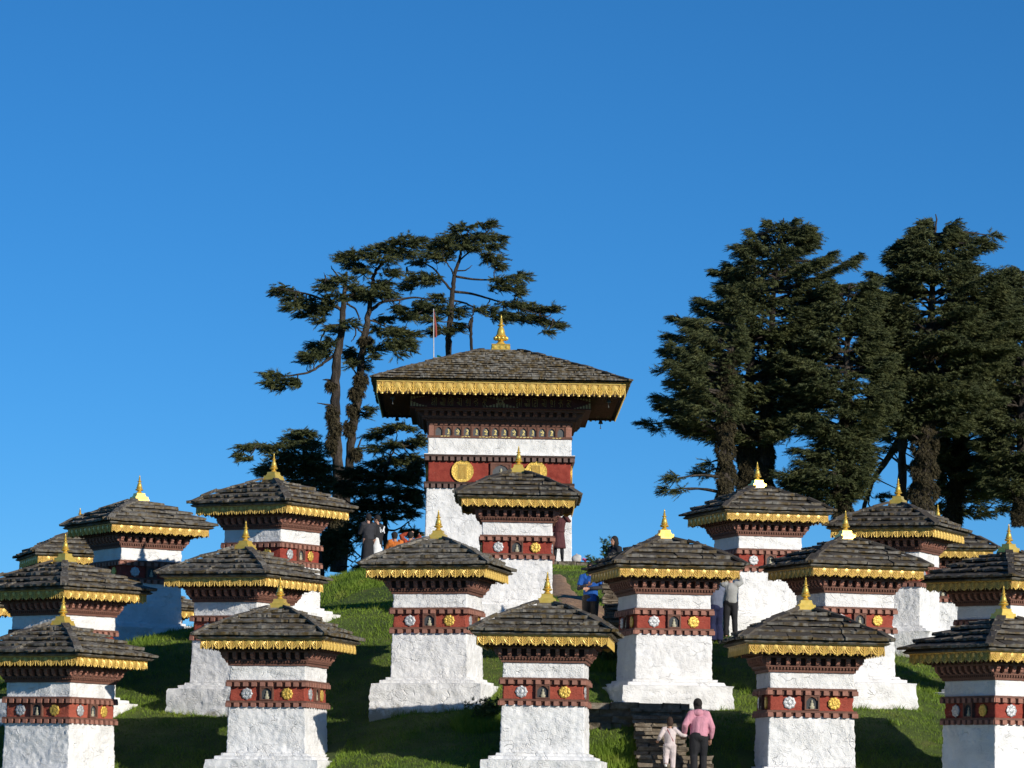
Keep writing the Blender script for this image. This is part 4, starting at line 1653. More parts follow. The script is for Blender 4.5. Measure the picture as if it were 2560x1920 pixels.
traced_tree('low dense rounded conifer at left behind the upper left chorten', 118, Z3,
            [[(840, 1520, 60), (790, 1100, 50), (730, 800, 40), (690, 500, 25), (680, 280, 8)]],
            [[(690, 520, 18), (540, 440, 12), (400, 400, 9), (250, 400, 6), (130, 450, 3)], [(700, 640, 14), (520, 600, 10), (340, 600, 5)]],
            [(680, 285, 110, 55), (620, 340, 120, 60), (560, 400, 100, 50), (720, 390, 130, 70), (290, 395, 120, 34), (190, 410, 90, 34), (130, 480, 46, 40), (200, 505, 46, 35), (400, 420, 80, 36), (500, 500, 130, 70), (650, 500, 170, 90),
             (800, 480, 80, 80), (420, 580, 120, 60), (325, 600, 56, 46), (600, 620, 200, 80), (780, 600, 130, 90), (850, 680, 90, 70), (380, 640, 60, 40), (700, 700, 150, 50), (740, 290, 40, 40), (860, 580, 60, 80), (600, 760, 200, 70), (800, 780, 120, 80)],
            [], 5, 190)

traced_tree('dark spreading conifer filling the space left of the big chorten', 120, Z3,
            [[(1400, 1540, 56), (1398, 1200, 44), (1385, 1000, 40), (1350, 800, 32), (1400, 600, 24), (1470, 420, 14), (1500, 250, 6)]],
            [[(1400, 1120, 22), (1480, 1125, 15), (1560, 1080, 12), (1640, 1015, 6)], [(1420, 560, 16), (1450, 430, 12), (1530, 380, 6)], [(1380, 960, 18), (1250, 900, 12), (1100, 900, 5)],
             [(1400, 1250, 12), (1250, 1300, 9), (1130, 1390, 7), (1080, 1440, 3)]],
            [(1300, 310, 100, 44), (1400, 260, 110, 44), (1500, 220, 80, 36), (1600, 250, 56, 36), (1300, 420, 90, 46), (1440, 390, 90, 50), (1600, 380, 100, 60), (1680, 350, 50, 80), (1300, 560, 120, 46), (1430, 530, 140, 56), (1600, 520, 110, 90),
             (1100, 620, 120, 66), (1250, 660, 180, 80), (1450, 650, 170, 80), (1600, 680, 110, 90), (1000, 730, 150, 70), (1150, 780, 180, 80), (1350, 780, 180, 80), (1550, 820, 150, 90), (1300, 900, 200, 80), (1500, 930, 160, 60), (1150, 950, 120, 70),
             (1380, 1010, 140, 50), (1200, 1040, 100, 60), (1610, 980, 80, 50), (1100, 1120, 110, 70), (1590, 1140, 90, 40), (1640, 1160, 60, 50), (1000, 1200, 120, 100), (1080, 1290, 36, 80), (920, 1200, 100, 120), (880, 1400, 50, 80), (920, 1330, 90, 100),
             (1180, 1180, 46, 56), (1650, 600, 70, 120), (1660, 850, 60, 120), (1180, 1450, 60, 50)],
            [], 6, 205)


def grown_tree(label, depth, conv, trunks, env, seed, moss, nb=46, dens=11, extra=(), name='cedar_tree', dmul=1.0):
    """big conifer: tiers of limbs all round the trunk, as long as the outline (y, left, right) seen in the photograph allows"""
    rng = np.random.default_rng(seed)
    scale = depth / F
    bp = at(*conv(trunks[0][0][0], trunks[0][0][1]), depth)
    root = empty(name, (bp.x, bp.y, bp.z))
    tag(root, label, 'tree', 'tall old conifers behind the chortens')
    inv = -Vector((bp.x, bp.y, bp.z))
    k = conv(1, 0)[0] - conv(0, 0)[0]

    def P(x, y, dy=0.0):
        return np.array(at(*conv(x, y), depth + dy) + inv)
    tb, lb = MB(), MB()
    axes = []
    for ti, tr in enumerate(trunks):
        pts = [tuple(P(x, y)) + (w * 0.84 * k * scale / 2,) for x, y, w in tr]
        sp = gnarl(smooth_path(pts, 6), 0.09, seed + ti * 5)
        rr = [p[3] * (0.96 + 0.42 * mnoise.noise(Vector((j * 0.8, seed + ti * 3.0, 2)))) for j, p in enumerate(sp)]
        MB().tube([p[:3] for p in sp], rr, 10).obj('trunk', 'bark', root, 'all')
        axes.append(np.array([p[:3] for p in sp]))
    ey = np.array([e[0] for e in env], float)
    el = np.array([e[1] for e in env], float)
    er = np.array([e[2] for e in env], float)
    Os, Ds, Ls = [], [], []
    y0, y1 = ey[0], ey[-1]
    nb = int(nb * 1.8)
    for b in range(nb):
        yy = y0 + (y1 - y0) * ((b + rng.uniform(0, 1)) / (nb))
        ax = axes[rng.integers(len(axes))]
        zt = P(0, yy)[2]
        if zt > ax[-1, 2] or len(axes) > 1 and rng.uniform() < 0.1:
            ax = max(axes, key=lambda A: A[-1, 2])
        ax_ = ax
        j = int(np.argmin(np.abs(ax[:, 2] - zt + 0.15 + rng.uniform(0.1, 0.9))))
        a = ax[j]
        phi = rng.uniform(0, 2 * math.pi)
        if rng.uniform() < 0.5:
            phi = rng.normal(0, 0.35) + (math.pi if rng.uniform() < 0.5 else 0)
        xl = P(np.interp(yy, ey, el), yy)[0] - a[0]
        xr = P(np.interp(yy, ey, er), yy)[0] - a[0]
        c = math.cos(phi)
        side = xr if c > 0 else -xl
        side = max(side, 0.15)
        R = side * (0.70 + 0.30 * abs(c)) * rng.choice([rng.uniform(0.55, 0.9), rng.uniform(0.9, 1.14)])
        if abs(c) < 0.5:
            R = min(R, 2.6)
        dirv = np.array([c, math.sin(phi), 0])
        zend = zt - a[2]
        sag = rng.uniform(0.02, 0.10) * R
        tip = a + dirv * R + np.array([0, 0, zend + 0.10 * R * rng.uniform(-1, 1)])
        mid = a + dirv * R * 0.5 + np.array([0, 0, zend * 0.5 - sag]) + rng.normal(0, 0.06, 3)
        r0 = 0.022 + 0.016 * R
        sp = gnarl(smooth_path([tuple(a) + (r0,), tuple(mid) + (r0 * 0.65,), tuple(tip) + (0.01,)], 6), 0.07, seed + b)
        MB().tube([p[:3] for p in sp], [p[3] for p in sp], 5).obj('limb', 'bark', root, 'all')
        path = np.array([p[:3] for p in sp])
        n = int(dens * 0.245 * dmul * (6 + 22 * R))
        t = rng.uniform(0.24, 1.0, n) ** 0.6
        f = t * (len(path) - 1)
        i0 = np.clip(f.astype(int), 0, len(path) - 2)
        pos = path[i0] + (path[i0 + 1] - path[i0]) * (f - i0)[:, None]
        wid = (0.10 + 0.50 * np.sin(np.clip(t, 0, 1) * math.pi * 0.85) * min(1, R / 1.4))
        perp = np.array([-dirv[1], dirv[0], 0])
        s = rng.normal(0, 0.75, n)
        pos = pos + perp[None, :] * (s * wid)[:, None] + np.column_stack([np.zeros(n), np.zeros(n), rng.normal(0.02, 0.035, n) - 0.06 * np.abs(s)])
        d = dirv[None, :] * 0.9 + perp[None, :] * s[:, None] * 0.5 + rng.normal(0, 0.22, (n, 3))
        d[:, 2] += rng.uniform(-0.20, 0.12, n)
        d /= np.linalg.norm(d, axis=1, keepdims=True)
        Os.append(pos - d * 0.1)
        Ds.append(d)
        Ls.append(rng.uniform(0.22, 0.44, n))
    for (cx, cy, rx, ry) in extra:
        rxm, rym = rx * k * scale, ry * k * scale
        c = P(cx, cy, rng.uniform(-1, 1))
        n = max(12, int(150 * 4.2 * rxm * max(rym, .18)))
        q = rng.normal(0, 1, (n, 3))
        q /= np.linalg.norm(q, axis=1, keepdims=True)
        pos = c + q * np.array([rxm * .88, rxm * .8, rym * .7]) * rng.uniform(.2, 1, (n, 1))
        ax = axes[0]
        a = ax[int(np.argmin(np.abs(ax[:, 2] - c[2])))]
        out = pos - a
        out[:, 2] = 0
        out /= np.maximum(np.linalg.norm(out, axis=1, keepdims=True), .05)
        d = out * .8 + q * np.array([.7, .7, .25]) + rng.normal(0, .25, (n, 3))
        d /= np.linalg.norm(d, axis=1, keepdims=True)
        Os.append(pos), Ds.append(d), Ls.append(rng.uniform(.22, .42, n))
        if np.linalg.norm(c - a) < 6:
            mid = (a + c) / 2 + np.array([0, 0, 0.1])
            sp = gnarl(smooth_path([tuple(a) + (.06,), tuple(mid) + (.04,), tuple(c) + (.012,)], 6), .07, seed + cx)
            MB().tube([p[:3] for p in sp], [p[3] for p in sp], 5).obj('limb', 'bark', root, 'all')
    foliage_obj('crown', sprays(np.concatenate(Os), np.concatenate(Ds), np.concatenate(Ls), rng, 8, 0.032, 0.18), root)
    if moss:
        # shaggy moss sleeves on the lower trunks
        Om, Dm, Lm = [], [], []
        for ti, A in enumerate(axes):
            zmax = A[0, 2] + moss * (A[-1, 2] - A[0, 2])
            sel = A[A[:, 2] < zmax]
            if len(sel) < 2:
                continue
            n = 3200
            f = rng.uniform(0, len(sel) - 1.001, n)
            i0 = f.astype(int)
            pos = sel[i0] + (sel[i0 + 1] - sel[i0]) * (f - i0)[:, None]
            ph = rng.uniform(0, 2 * math.pi, n)
            w = trunks[ti][0][2] * k * scale / 2 * (0.86 - 0.22 * f / len(sel)) * (1 + 0.30 * np.sin(f * 1.7 + ph * 2))
            o = np.column_stack([np.cos(ph), np.sin(ph), np.zeros(n)])
            Om.append(pos + o * w[:, None])
            d = o * 0.5
            d[:, 2] -= 1
            d += rng.normal(0, .3, (n, 3))
            Dm.append(d / np.linalg.norm(d, axis=1, keepdims=True))
            Lm.append(rng.uniform(.08, .2, n))
        V = sprays(np.concatenate(Om), np.concatenate(Dm), np.concatenate(Lm), rng, 4, 0.045, 0.12)
        link('moss', np_mesh('moss', V, np.arange(len(V)).reshape(-1, 3), 'moss'), root)
    return root


grown_tree('tall twin-stemmed conifer left in the right-hand grove, mossy lower trunks', 122, Z4,
           [[(650, 1640, 105), (652, 1450, 95), (655, 1200, 84), (670, 900, 62), (685, 600, 36), (695, 300, 20), (700, 190, 8)],
            [(745, 1640, 95), (748, 1480, 92), (755, 1200, 84), (770, 950, 66), (785, 700, 44), (800, 450, 30), (815, 250, 20), (850, 95, 7)]],
           [(85, 800, 890), (130, 690, 1000), (200, 645, 1060), (250, 575, 1060), (320, 500, 1210), (400, 465, 1180), (490, 385, 1120), (600, 300, 1120), (700, 255, 1080), (800, 200, 1020), (900, 300, 1000), (1000, 210, 1000), (1070, 185, 960), (1150, 260, 900), (1230, 420, 860)],
           41, 0.45, 86, 11, [(130, 1190, 75, 22), (180, 1215, 40, 20), (350, 1235, 60, 22), (410, 1210, 60, 25), (960, 150, 40, 22), (1190, 340, 40, 25)])
grown_tree('stout mossy trunk at the left edge of the right-hand grove, drooping lower limbs', 119, Z4,
           [[(540, 1640, 92), (540, 1400, 84), (540, 1200, 80), (540, 1050, 76), (548, 900, 60), (572, 780, 30), (590, 650, 12)]],
           [(600, 310, 640), (760, 240, 640), (880, 230, 620), (980, 220, 610), (1060, 215, 600), (1130, 300, 600)],
           42, 0.85, 30, 9, [(270, 1480, 70, 28), (230, 1540, 40, 26), (300, 1545, 40, 22), (430, 1450, 60, 36), (450, 1400, 40, 25), (200, 910, 25, 16)])
grown_tree('dark conifer with near-black trunk in the middle of the right-hand grove', 121, Z4,
           [[(1165, 1700, 90), (1172, 1500, 80), (1182, 1300, 72), (1190, 1050, 62), (1185, 850, 46), (1190, 600, 22), (1200, 440, 8)]],
           [(400, 1090, 1330), (520, 1030, 1350), (620, 980, 1400), (720, 900, 1420), (820, 860, 1420), (920, 830, 1420), (1020, 820, 1450), (1120, 850, 1420), (1250, 930, 1340), (1400, 900, 1300), (1520, 900, 1280)],
           43, 0.5, 112, 10, [(850, 1460, 70, 30), (900, 1510, 90, 40), (1000, 1450, 110, 45), (1010, 1540, 100, 40), (830, 1250, 80, 40), (900, 1190, 70, 40), (1080, 1380, 90, 40), (1260, 1350, 80, 40), (1100, 1600, 110, 40), (1270, 1480, 60, 36)])
grown_tree('tallest broad conifer in the right-hand grove, thick reddish mossy trunk', 124, Z4,
           [[(1585, 1720, 140), (1592, 1500, 115), (1600, 1300, 104), (1605, 1000, 96), (1620, 800, 74), (1640, 500, 42), (1650, 250, 24), (1662, 75, 7)]],
           [(75, 1600, 1720), (120, 1530, 1815), (200, 1460, 1960), (260, 1415, 1950), (330, 1380, 1930), (380, 1330, 2080), (450, 1290, 2100), (550, 1250, 2110), (650, 1270, 2080), (750, 1260, 2080), (850, 1270, 2050), (950, 1300, 2020), (1050, 1360, 1960), (1150, 1420, 1860)],
           44, 0.6, 104, 12, [(1960, 190, 45, 26), (1930, 240, 50, 26)])
grown_tree('thin dark trunk standing just left of the tallest conifer', 132, Z4,
           [[(1478, 1700, 66), (1480, 1400, 58), (1482, 1100, 52), (1490, 850, 36), (1500, 600, 14)]],
           [(620, 1400, 1600), (760, 1330, 1640), (900, 1320, 1640), (1040, 1340, 1620), (1180, 1380, 1600)], 45, 0, 34, 9)
grown_tree('conifer with leaning trunk right of the tallest conifer', 130, Z4,
           [[(1745, 1720, 84), (1765, 1500, 74), (1790, 1300, 68), (1800, 1050, 60), (1820, 820, 42), (1850, 600, 22), (1870, 420, 8)]],
           [(320, 1810, 2090), (450, 1750, 2160), (560, 1720, 2180), (680, 1680, 2200), (800, 1660, 2200), (920, 1640, 2180), (1050, 1620, 2160), (1200, 1640, 2120), (1350, 1660, 2060), (1500, 1680, 2000)],
           46, 0.4, 84, 11)
grown_tree('black-trunked conifer at the right edge of the picture', 127, Z4,
           [[(2110, 1720, 80), (2112, 1450, 66), (2115, 1200, 60), (2125, 900, 48), (2140, 600, 26), (2150, 330, 8)]],
           [(320, 2030, 2260), (450, 1980, 2320), (600, 1950, 2340), (750, 1920, 2360), (900, 1890, 2380), (1050, 1870, 2380), (1200, 1860, 2380), (1350, 1880, 2340), (1500, 1900, 2320)],
           47, 0.2, 84, 11)
traced_tree('low bushy conifer with bare slanting boughs between the dark trunks', 134, Z4,
            [[(1265, 1720, 22), (1285, 1600, 24), (1330, 1480, 28), (1400, 1380, 34), (1470, 1250, 40), (1485, 1150, 30)]],
            [[(1330, 1480, 14), (1300, 1600, 9), (1320, 1650, 4)], [(1400, 1380, 14), (1290, 1440, 10), (1240, 1500, 5)], [(1390, 1390, 12), (1300, 1350, 9), (1220, 1400, 5)]],
            [(1380, 1260, 90, 40), (1300, 1330, 70, 36), (1700, 1420, 120, 60), (1680, 1540, 120, 60), (1900, 1480, 110, 60), (1980, 1400, 110, 60), (1850, 1580, 130, 60), (2040, 1560, 100, 60), (1350, 1180, 80, 40), (1640, 1300, 60, 50), (1420, 1330, 60, 30), (1540, 1250, 70, 40), (1720, 1330, 90, 46), (1800, 1400, 80, 46), (1700, 1640, 120, 50), (1880, 1660, 120, 46), (2060, 1640, 100, 46), (1960, 1300, 90, 46), (2060, 1440, 80, 50), (1300, 1240, 60, 30), (1540, 1420, 50, 36), (1500, 1560, 60, 40), (1380, 1580, 46, 30)], [], 48, 130)


# ------------------------------------------------------------------ small plants
def bush(label, x, y, h, w, n, seed, name='bush', group='bushes on the hilltop'):
    rng = np.random.default_rng(seed)
    z = gz(x, y)
    root = empty(name, (x, y, z))
    tag(root, label, 'bush', group)
    st = MB()
    Os, Ds, Ls = [], [], []
    for k in range(7):
        a = rng.uniform(0, 6.28)
        tip = np.array([math.cos(a) * w * .5 * rng.uniform(.2, 1), math.sin(a) * w * .5 * rng.uniform(.2, 1), h * rng.uniform(.6, 1)])
        st.tube([(0, 0, -0.05), tuple(tip * .5 + np.array([0, 0, .05 * h])), tuple(tip)], [.016, .011, .004], 5)
        m = n // 7
        t = rng.uniform(.25, 1, m)
        pos = tip[None, :] * t[:, None] + rng.normal(0, w * .10, (m, 3))
        d = rng.normal(0, 1, (m, 3)) + np.array([0, 0, .6])
        Os.append(pos), Ds.append(d / np.linalg.norm(d, axis=1, keepdims=True)), Ls.append(rng.uniform(.05, .12, m))
    st.obj('stems', 'bark', root)
    V = sprays(np.concatenate(Os), np.concatenate(Ds), np.concatenate(Ls), rng, 3, 0.045, 0.10)
    link('leaves', np_mesh('leaves', V, np.arange(len(V)).reshape(-1, 3), 'leaf'), root)


b1 = at(1522, 1400, 104)
bush('leafy green bush beside the person with headphones at the hilltop', b1.x, b1.y, 0.95, 0.55, 190, 61)
b2 = at(1484, 1408, 103)
bush('small dark bush poking up behind the slate roof edge', b2.x, b2.y, 0.38, 0.45, 110, 62)
b3 = at(1548, 1535, 81.0)
bush('leafy plant growing at the foot of the upper stone steps', b3.x - 0.25, 80.0, 0.55, 0.8, 240, 63)
b4 = at(1215, 1700, 74.5)
bush('clump of tall weeds between the front centre chorten and the plinth behind', b4.x, b4.y, 0.55, 0.7, 260, 64)


def grass_field():
    rng = np.random.default_rng(99)
    foot = [(p.x, p.y, math.radians(-CH[k][3])) for k, p in CPOS.items()]

    def blades(x, y, h, w, lean):
        z = ground(x, y)
        n = len(x)
        a = rng.uniform(0, 2 * math.pi, n)
        b = np.column_stack([x, y, z - 0.015])
        s = np.column_stack([np.cos(a), np.sin(a), np.zeros(n)]) * (w / 2)[:, None]
        l = np.column_stack([rng.normal(0, 1, n), rng.normal(0, 1, n), np.zeros(n)]) * (lean * h)[:, None]
        tip = b + l + np.column_stack([np.zeros(n), np.zeros(n), h])
        return np.stack([b - s, b + s, tip], 1).reshape(-1, 3)

    def clear(x, y):
        keep = np.ones(len(x), bool)
        for fx, fy, r in foot:
            dx, dy = x - fx, y - fy
            u = dx * math.cos(-r) - dy * math.sin(-r)
            v = dx * math.sin(-r) + dy * math.cos(-r)
            keep &= ~((np.abs(u) < 1.2) & (np.abs(v) < 1.2))
        keep &= ~((x > pA.x - 0.02) & (x < pB.x + 0.02) & (y > 70.8) & (y < 74.4))
        keep &= ~((x > pA.x - 0.02) & (x < pB.x + 0.5) & (y > 70.8) & (y < 72.8))
        for (ax, ay), (bx, by), w in zip(PATH[:-1], PATH[1:], PATHW):
            t = np.clip(((x - ax) * (bx - ax) + (y - ay) * (by - ay)) / ((bx - ax) ** 2 + (by - ay) ** 2), 0, 1)
            dd = np.hypot(x - ax - t * (bx - ax), y - ay - t * (by - ay))
            keep &= dd > w * rng.uniform(.75, 1.1, len(x))
        keep &= ~((np.abs(x - MAIN.x + .4) < 3.8) & (np.abs(y - MAIN.y) < 3.7))
        return keep
    n = 620000
    y = 66 + (106 - 66) * rng.uniform(0, 1, n) ** 1.25
    x = rng.uniform(-1, 1, n) * (0.15 * y + 1.0)
    k = clear(x, y)
    x, y = x[k], y[k]
    patch = np.array([0.5 + 0.5 * v for v in np.sin(x * 1.1 + np.sin(y * .9) * 1.7) * np.sin(y * 1.4 + np.cos(x * 1.3))])
    h = rng.uniform(0.03, 0.075, len(x)) * (0.7 + 0.9 * patch)
    V = [blades(x, y, h, rng.uniform(.010, .022, len(x)), 0.55)]
    # longer tufts beside the stairs and against the plinths
    for (tx, ty, rad, cnt, hh) in ((pA.x - 0.9, 72.4, 1.0, 2600, .24), (pA.x - 0.35, 73.0, .5, 1200, .24), (b4.x, b4.y, .7, 4000, .3), (b3.x - .5, 80.2, .8, 4000, .3), (pA.x - 1.6, 72.0, .8, 1500, .2),
                                   (-9.5, 85, 1.2, 2500, .18), (-4.8, 104.0, 2.0, 9000, .16), (-3.5, 103.5, 1.4, 6000, .16), (1.0, 106.5, 2.2, 9000, .14), (2.4, 105.0, 1.6, 6000, .16)):
        a = rng.uniform(0, 6.28, cnt)
        r = rad * np.sqrt(rng.uniform(0, 1, cnt))
        xx, yy = tx + r * np.cos(a), ty + r * np.sin(a)
        kk = clear(xx, yy)
        xx, yy = xx[kk], yy[kk]
        V.append(blades(xx, yy, rng.uniform(.3, 1, len(xx)) * hh, rng.uniform(.012, .022, len(xx)), 0.4))
    for fx, fy, r in foot:
        m = 1500
        t = rng.uniform(-1.3, 1.3, m)
        sd = rng.integers(0, 4, m)
        off = 1.22 + np.abs(rng.normal(0, .07, m))
        u = np.where(sd == 0, t, np.where(sd == 1, off, np.where(sd == 2, t, -off)))
        v = np.where(sd == 0, -off, np.where(sd == 1, t, np.where(sd == 2, off, t)))
        xx = fx + u * math.cos(r) - v * math.sin(r)
        yy = fy + u * math.sin(r) + v * math.cos(r)
        clump = 0.35 + 0.65 * (np.sin(t * 5 + fx) * np.sin(t * 11 + fy) > 0.1)
        V.append(blades(xx, yy, rng.uniform(.05, .17, m) * clump, rng.uniform(.012, .022, m), 0.45))
    for _ in range(420):
        ty = rng.uniform(68, 100)
        tx = rng.uniform(-1, 1) * (0.15 * ty)
        m = 45
        xx = tx + rng.normal(0, .10, m)
        yy = ty + rng.normal(0, .10, m)
        kk = clear(xx, yy)
        V.append(blades(xx[kk], yy[kk], rng.uniform(.07, .19, kk.sum()), rng.uniform(.012, .022, kk.sum()), 0.5))
    V = np.concatenate(V)
    o = link('grass', np_mesh('grass', V, np.arange(len(V)).reshape(-1, 3), 'grass_blade'))
    o['kind'] = 'stuff'
    o['label'] = 'short green turf covering the hillside between the chortens'
    o['category'] = 'grass'


grass_field()


# ------------------------------------------------------------------ people
def soften(o, voxel, it=6):
    m = o.modifiers.new('remesh', 'REMESH')
    m.mode = 'VOXEL'
    m.voxel_size = voxel
    m.use_smooth_shade = True
    sm = o.modifiers.new('smooth', 'SMOOTH')
    sm.iterations = it
    sm.factor = 0.5
    return o


BASEJ = dict(pelvis=(0, 0, .93), waist=(0, 0, 1.07), chest=(0, .01, 1.27), neck=(0, 0, 1.44), head=(0, .025, 1.585),
             sL=(-.175, 0, 1.385), eL=(-.225, -.02, 1.11), wL=(-.235, .06, .87), sR=(.175, 0, 1.385), eR=(.225, -.02, 1.11), wR=(.235, .06, .87),
             hL=(-.09, 0, .90), kL=(-.10, .02, .50), aL=(-.10, -.01, .085), hR=(.09, 0, .90), kR=(.10, .02, .50), aR=(.10, -.01, .085))


def person(label, loc, rz, H, pose, wear, hair, look=0.0, hat=None, grp='visitors among the chortens', fist=()):
    """pose: joints that differ from standing at ease (local metres for a 1.7 m adult, facing +Y, L is -X)"""
    s = H / 1.7
    J = {k: Vector(pose.get(k, v)) * s for k, v in BASEJ.items()}
    root = empty('person', loc, rz)
    tag(root, label, 'person', grp)
    b = MB()
    # torso, neck, head
    b.tube([J['pelvis'] - Vector((0, 0, .06 * s)), J['pelvis'], J['waist'], J['chest'], J['neck'] - Vector((0, 0, .05 * s))], [.13 * s, .155 * s, .135 * s, .165 * s, .10 * s], 14, 0.68)
    b.tube([J['neck'] - Vector((0, 0, .06 * s)), J['neck'], J['head'] - Vector((0, .01, .03)) * s], [.065 * s, .055 * s, .055 * s], 10)
    R = Matrix.Rotation(look, 4, 'Z')
    hd = MB().ball((0, 0, .01), (.078, .097, .120), 16, 12)
    hd.ball((0, .035, -.055), (.056, .062, .065), 12, 8)                # jaw
    hd.ball((0, .100, -.015), (.016, .020, .028), 8, 6)                 # nose
    hd.ball((0, .086, -.062), (.024, .014, .012), 8, 5)                 # lips
    for sx in (-1, 1):
        hd.ball((sx * .078, -.005, -.01), (.012, .024, .034), 8, 6)     # ear
        hd.ball((sx * .034, .082, .022), (.022, .012, .010), 8, 5)      # brow
    b.add(hd, Matrix.Translation(J['head']) @ R @ Matrix.Scale(s, 4))
    for S in 'LR':
        b.tube([J['s' + S] * 0.6 + J['chest'] * 0.4 + Vector((0, 0, .06 * s)), J['s' + S], (J['s' + S] + J['e' + S]) / 2, J['e' + S], (J['e' + S] * .7 + J['w' + S] * .3), J['w' + S]],
               [.07 * s, .062 * s, .050 * s, .040 * s, .042 * s, .027 * s], 10)
        b.tube([J['h' + S] + Vector((0, 0, .06)) * s, (J['h' + S] * .6 + J['k' + S] * .4), J['k' + S], (J['k' + S] * .65 + J['a' + S] * .35), J['a' + S]], [.095 * s, .085 * s, .058 * s, .056 * s, .038 * s], 10)
        f = J['a' + S]
        b.tube([f + Vector((0, -.05, -.04)) * s, f + Vector((0, .06, -.05)) * s, f + Vector((.01 if S == 'R' else -.01, .15, -.062)) * s], [.038 * s, .040 * s, .026 * s], 8, 0.8)
        # hand: palm, four fingers of unequal length, thumb off the side
        d = (J['w' + S] - J['e' + S]).normalized()
        side = d.cross(Vector((0, 1, 0)))
        if side.length < .2:
            side = d.cross(Vector((0, 0, 1)))
        side.normalize()
        nrm = side.cross(d)
        w = J['w' + S]
        b.tube([w - d * .01 * s, w + d * .045 * s, w + d * .09 * s], [.028 * s, .040 * s, .036 * s], 8, 0.5)
        curl = .028 if S in fist else .012
        for q, (off, ln) in enumerate(((-.030, .060), (-.010, .072), (.010, .068), (.029, .052))):
            p0 = w + d * .08 * s + side * off * s
            b.tube([p0, p0 + d * ln * .5 * s + nrm * curl * .4 * s, p0 + d * ln * s + nrm * curl * s * (1.5 if S in fist else 1)], [.0115 * s, .0105 * s, .008 * s], 6)
        p0 = w + d * .03 * s - side * .030 * s
        b.tube([p0, p0 - side * .028 * s + d * .03 * s, p0 - side * .036 * s + d * .062 * s], [.0135 * s, .0115 * s, .009 * s], 6)
    body = soften(b.obj('body', 'skin', root, 'all'), .0115 * s, 3)
    ey = MB()
    for sx in (-1, 1):
        ey.ball((sx * .033, .088, .008), (.014, .008, .007), 8, 5)
    ey.xform(Matrix.Translation(J['head']) @ R @ Matrix.Scale(s, 4))
    ey.obj('eyes', 'hair_black', root, 'all')
    # hair
    hm = MB()
    if hair:
        kind, mat = hair
        hm.ball((0, -.018, .035), (.096, .106, .112), 16, 10)
        hm.ball((0, -.06, -.02), (.074, .052, .075), 12, 8)
        if kind == 'long':
            hm.tube([(0, -.07, .06), (0, -.10, -.08), (.01, -.11, -.25), (.0, -.10, -.36)], [.06, .085, .085, .04], 10, 0.55)
        if kind == 'bob':
            hm.tube([(0, -.03, .06), (0, -.045, -.06), (0, -.05, -.15)], [.095, .112, .085], 12, 0.85)
        if kind == 'nape':
            hm.ball((0, -.055, -.055), (.088, .066, .085), 14, 8)
            hm.ball((.01, -.115, .02), (.045, .04, .045), 10, 7)
        if kind == 'tail':
            hm.tube([(0, -.09, .05), (0, -.13, -.0), (0, -.12, -.10), (0, -.11, -.16)], [.03, .045, .04, .012], 8)
        hm.xform(Matrix.Translation(J['head']) @ R @ Matrix.Scale(s, 4))
        soften(hm.obj('hair', mat, root, 'all'), .014 * s, 3)
    if hat:
        h = MB().ball((0, -.008, .055), (.096, .108, .085), 16, 8)
        h.tube([(0, .07, .05), (0, .17, .035)], [.075, .06], 10, 0.12)
        h.xform(Matrix.Translation(J['head']) @ R @ Matrix.Scale(s, 4))
        h.obj('hat', hat, root, 'all')
    for item in wear:
        kind, mat = item[0], item[1]
        g = MB()
        if kind == 'top':
            low, fat, sleeve = item[2], item[3], item[4]
            base = J['pelvis'] * (1 - low) + J['waist'] * low
            base = J['pelvis'] + Vector((0, 0, low * s))
            g.tube([base, J['waist'], J['chest'], J['neck'] + Vector((0, -.005, -.055)) * s, J['neck'] + Vector((0, -.01, -.01)) * s], [.165 * s * fat, .158 * s * fat, .182 * s * fat, .125 * s, .072 * s], 16, 0.74)
            for S in 'LR':
                a, e, w = J['s' + S], J['e' + S], J['w' + S]
                pts = [a * .55 + J['chest'] * .45 + Vector((0, 0, .06 * s)), a, (a + e) / 2, e, (e + w) / 2, w * .93 + e * .07]
                rad = [.085 * fat, .080 * fat, .068 * fat, .060 * fat, .056 * fat, .044 * fat]
                m = 6 if sleeve == 'long' else 4
                pts, rad = pts[:m], rad[:m]
                if sleeve != 'long':
                    pts[-1] = a * .25 + e * .75
                    rad[-1] = .074
                g.tube(pts, [x * s for x in rad], 12)
        elif kind == 'hood':
            g.ball(tuple(J['neck'] + Vector((0, -.085, -.02)) * s), (.13 * s, .085 * s, .085 * s), 14, 8)
            g.ball(tuple(J['neck'] + Vector((0, -.02, .01)) * s), (.11 * s, .10 * s, .055 * s), 14, 8)
        elif kind == 'trousers':
            fat = item[2]
            g.ball(tuple(J['pelvis']), (.175 * s * fat, .135 * s * fat, .13 * s), 16, 10)
            g.tube([J['pelvis'], J['pelvis'] * .5 + J['waist'] * .5], [.15 * s, .148 * s], 12, .75)
            for S in 'LR':
                h, k, a = J['h' + S], J['k' + S], J['a' + S]
                fl = item[3] if len(item) > 3 else 1.0
                g.tube([h + Vector((0, 0, .05 * s)), h * .55 + k * .45, k, k * .5 + a * .5, a * .96 + k * .04], [.108 * s * fat, .098 * s * fat, .078 * s * fat, .074 * s * fat * fl, .066 * s * fat * fl], 12)
        elif kind == 'robe':                                   # knee-length belted robe
            hem = item[2] * s
            pe = J['pelvis']
            n = 28
            rows = []
            for t in np.linspace(0, 1, 9):
                z = (pe.z + .14 * s) * (1 - t) + hem * t
                for k in range(n):
                    a = 2 * math.pi * k / n
                    pl = 1 + .06 * math.sin(5 * a + 1) * t + .03 * math.sin(11 * a) * t
                    rows.append((pe.x + math.cos(a) * (.158 + .075 * t) * s * pl, pe.y + math.sin(a) * (.125 + .055 * t) * s * pl, z))
            g.v = rows
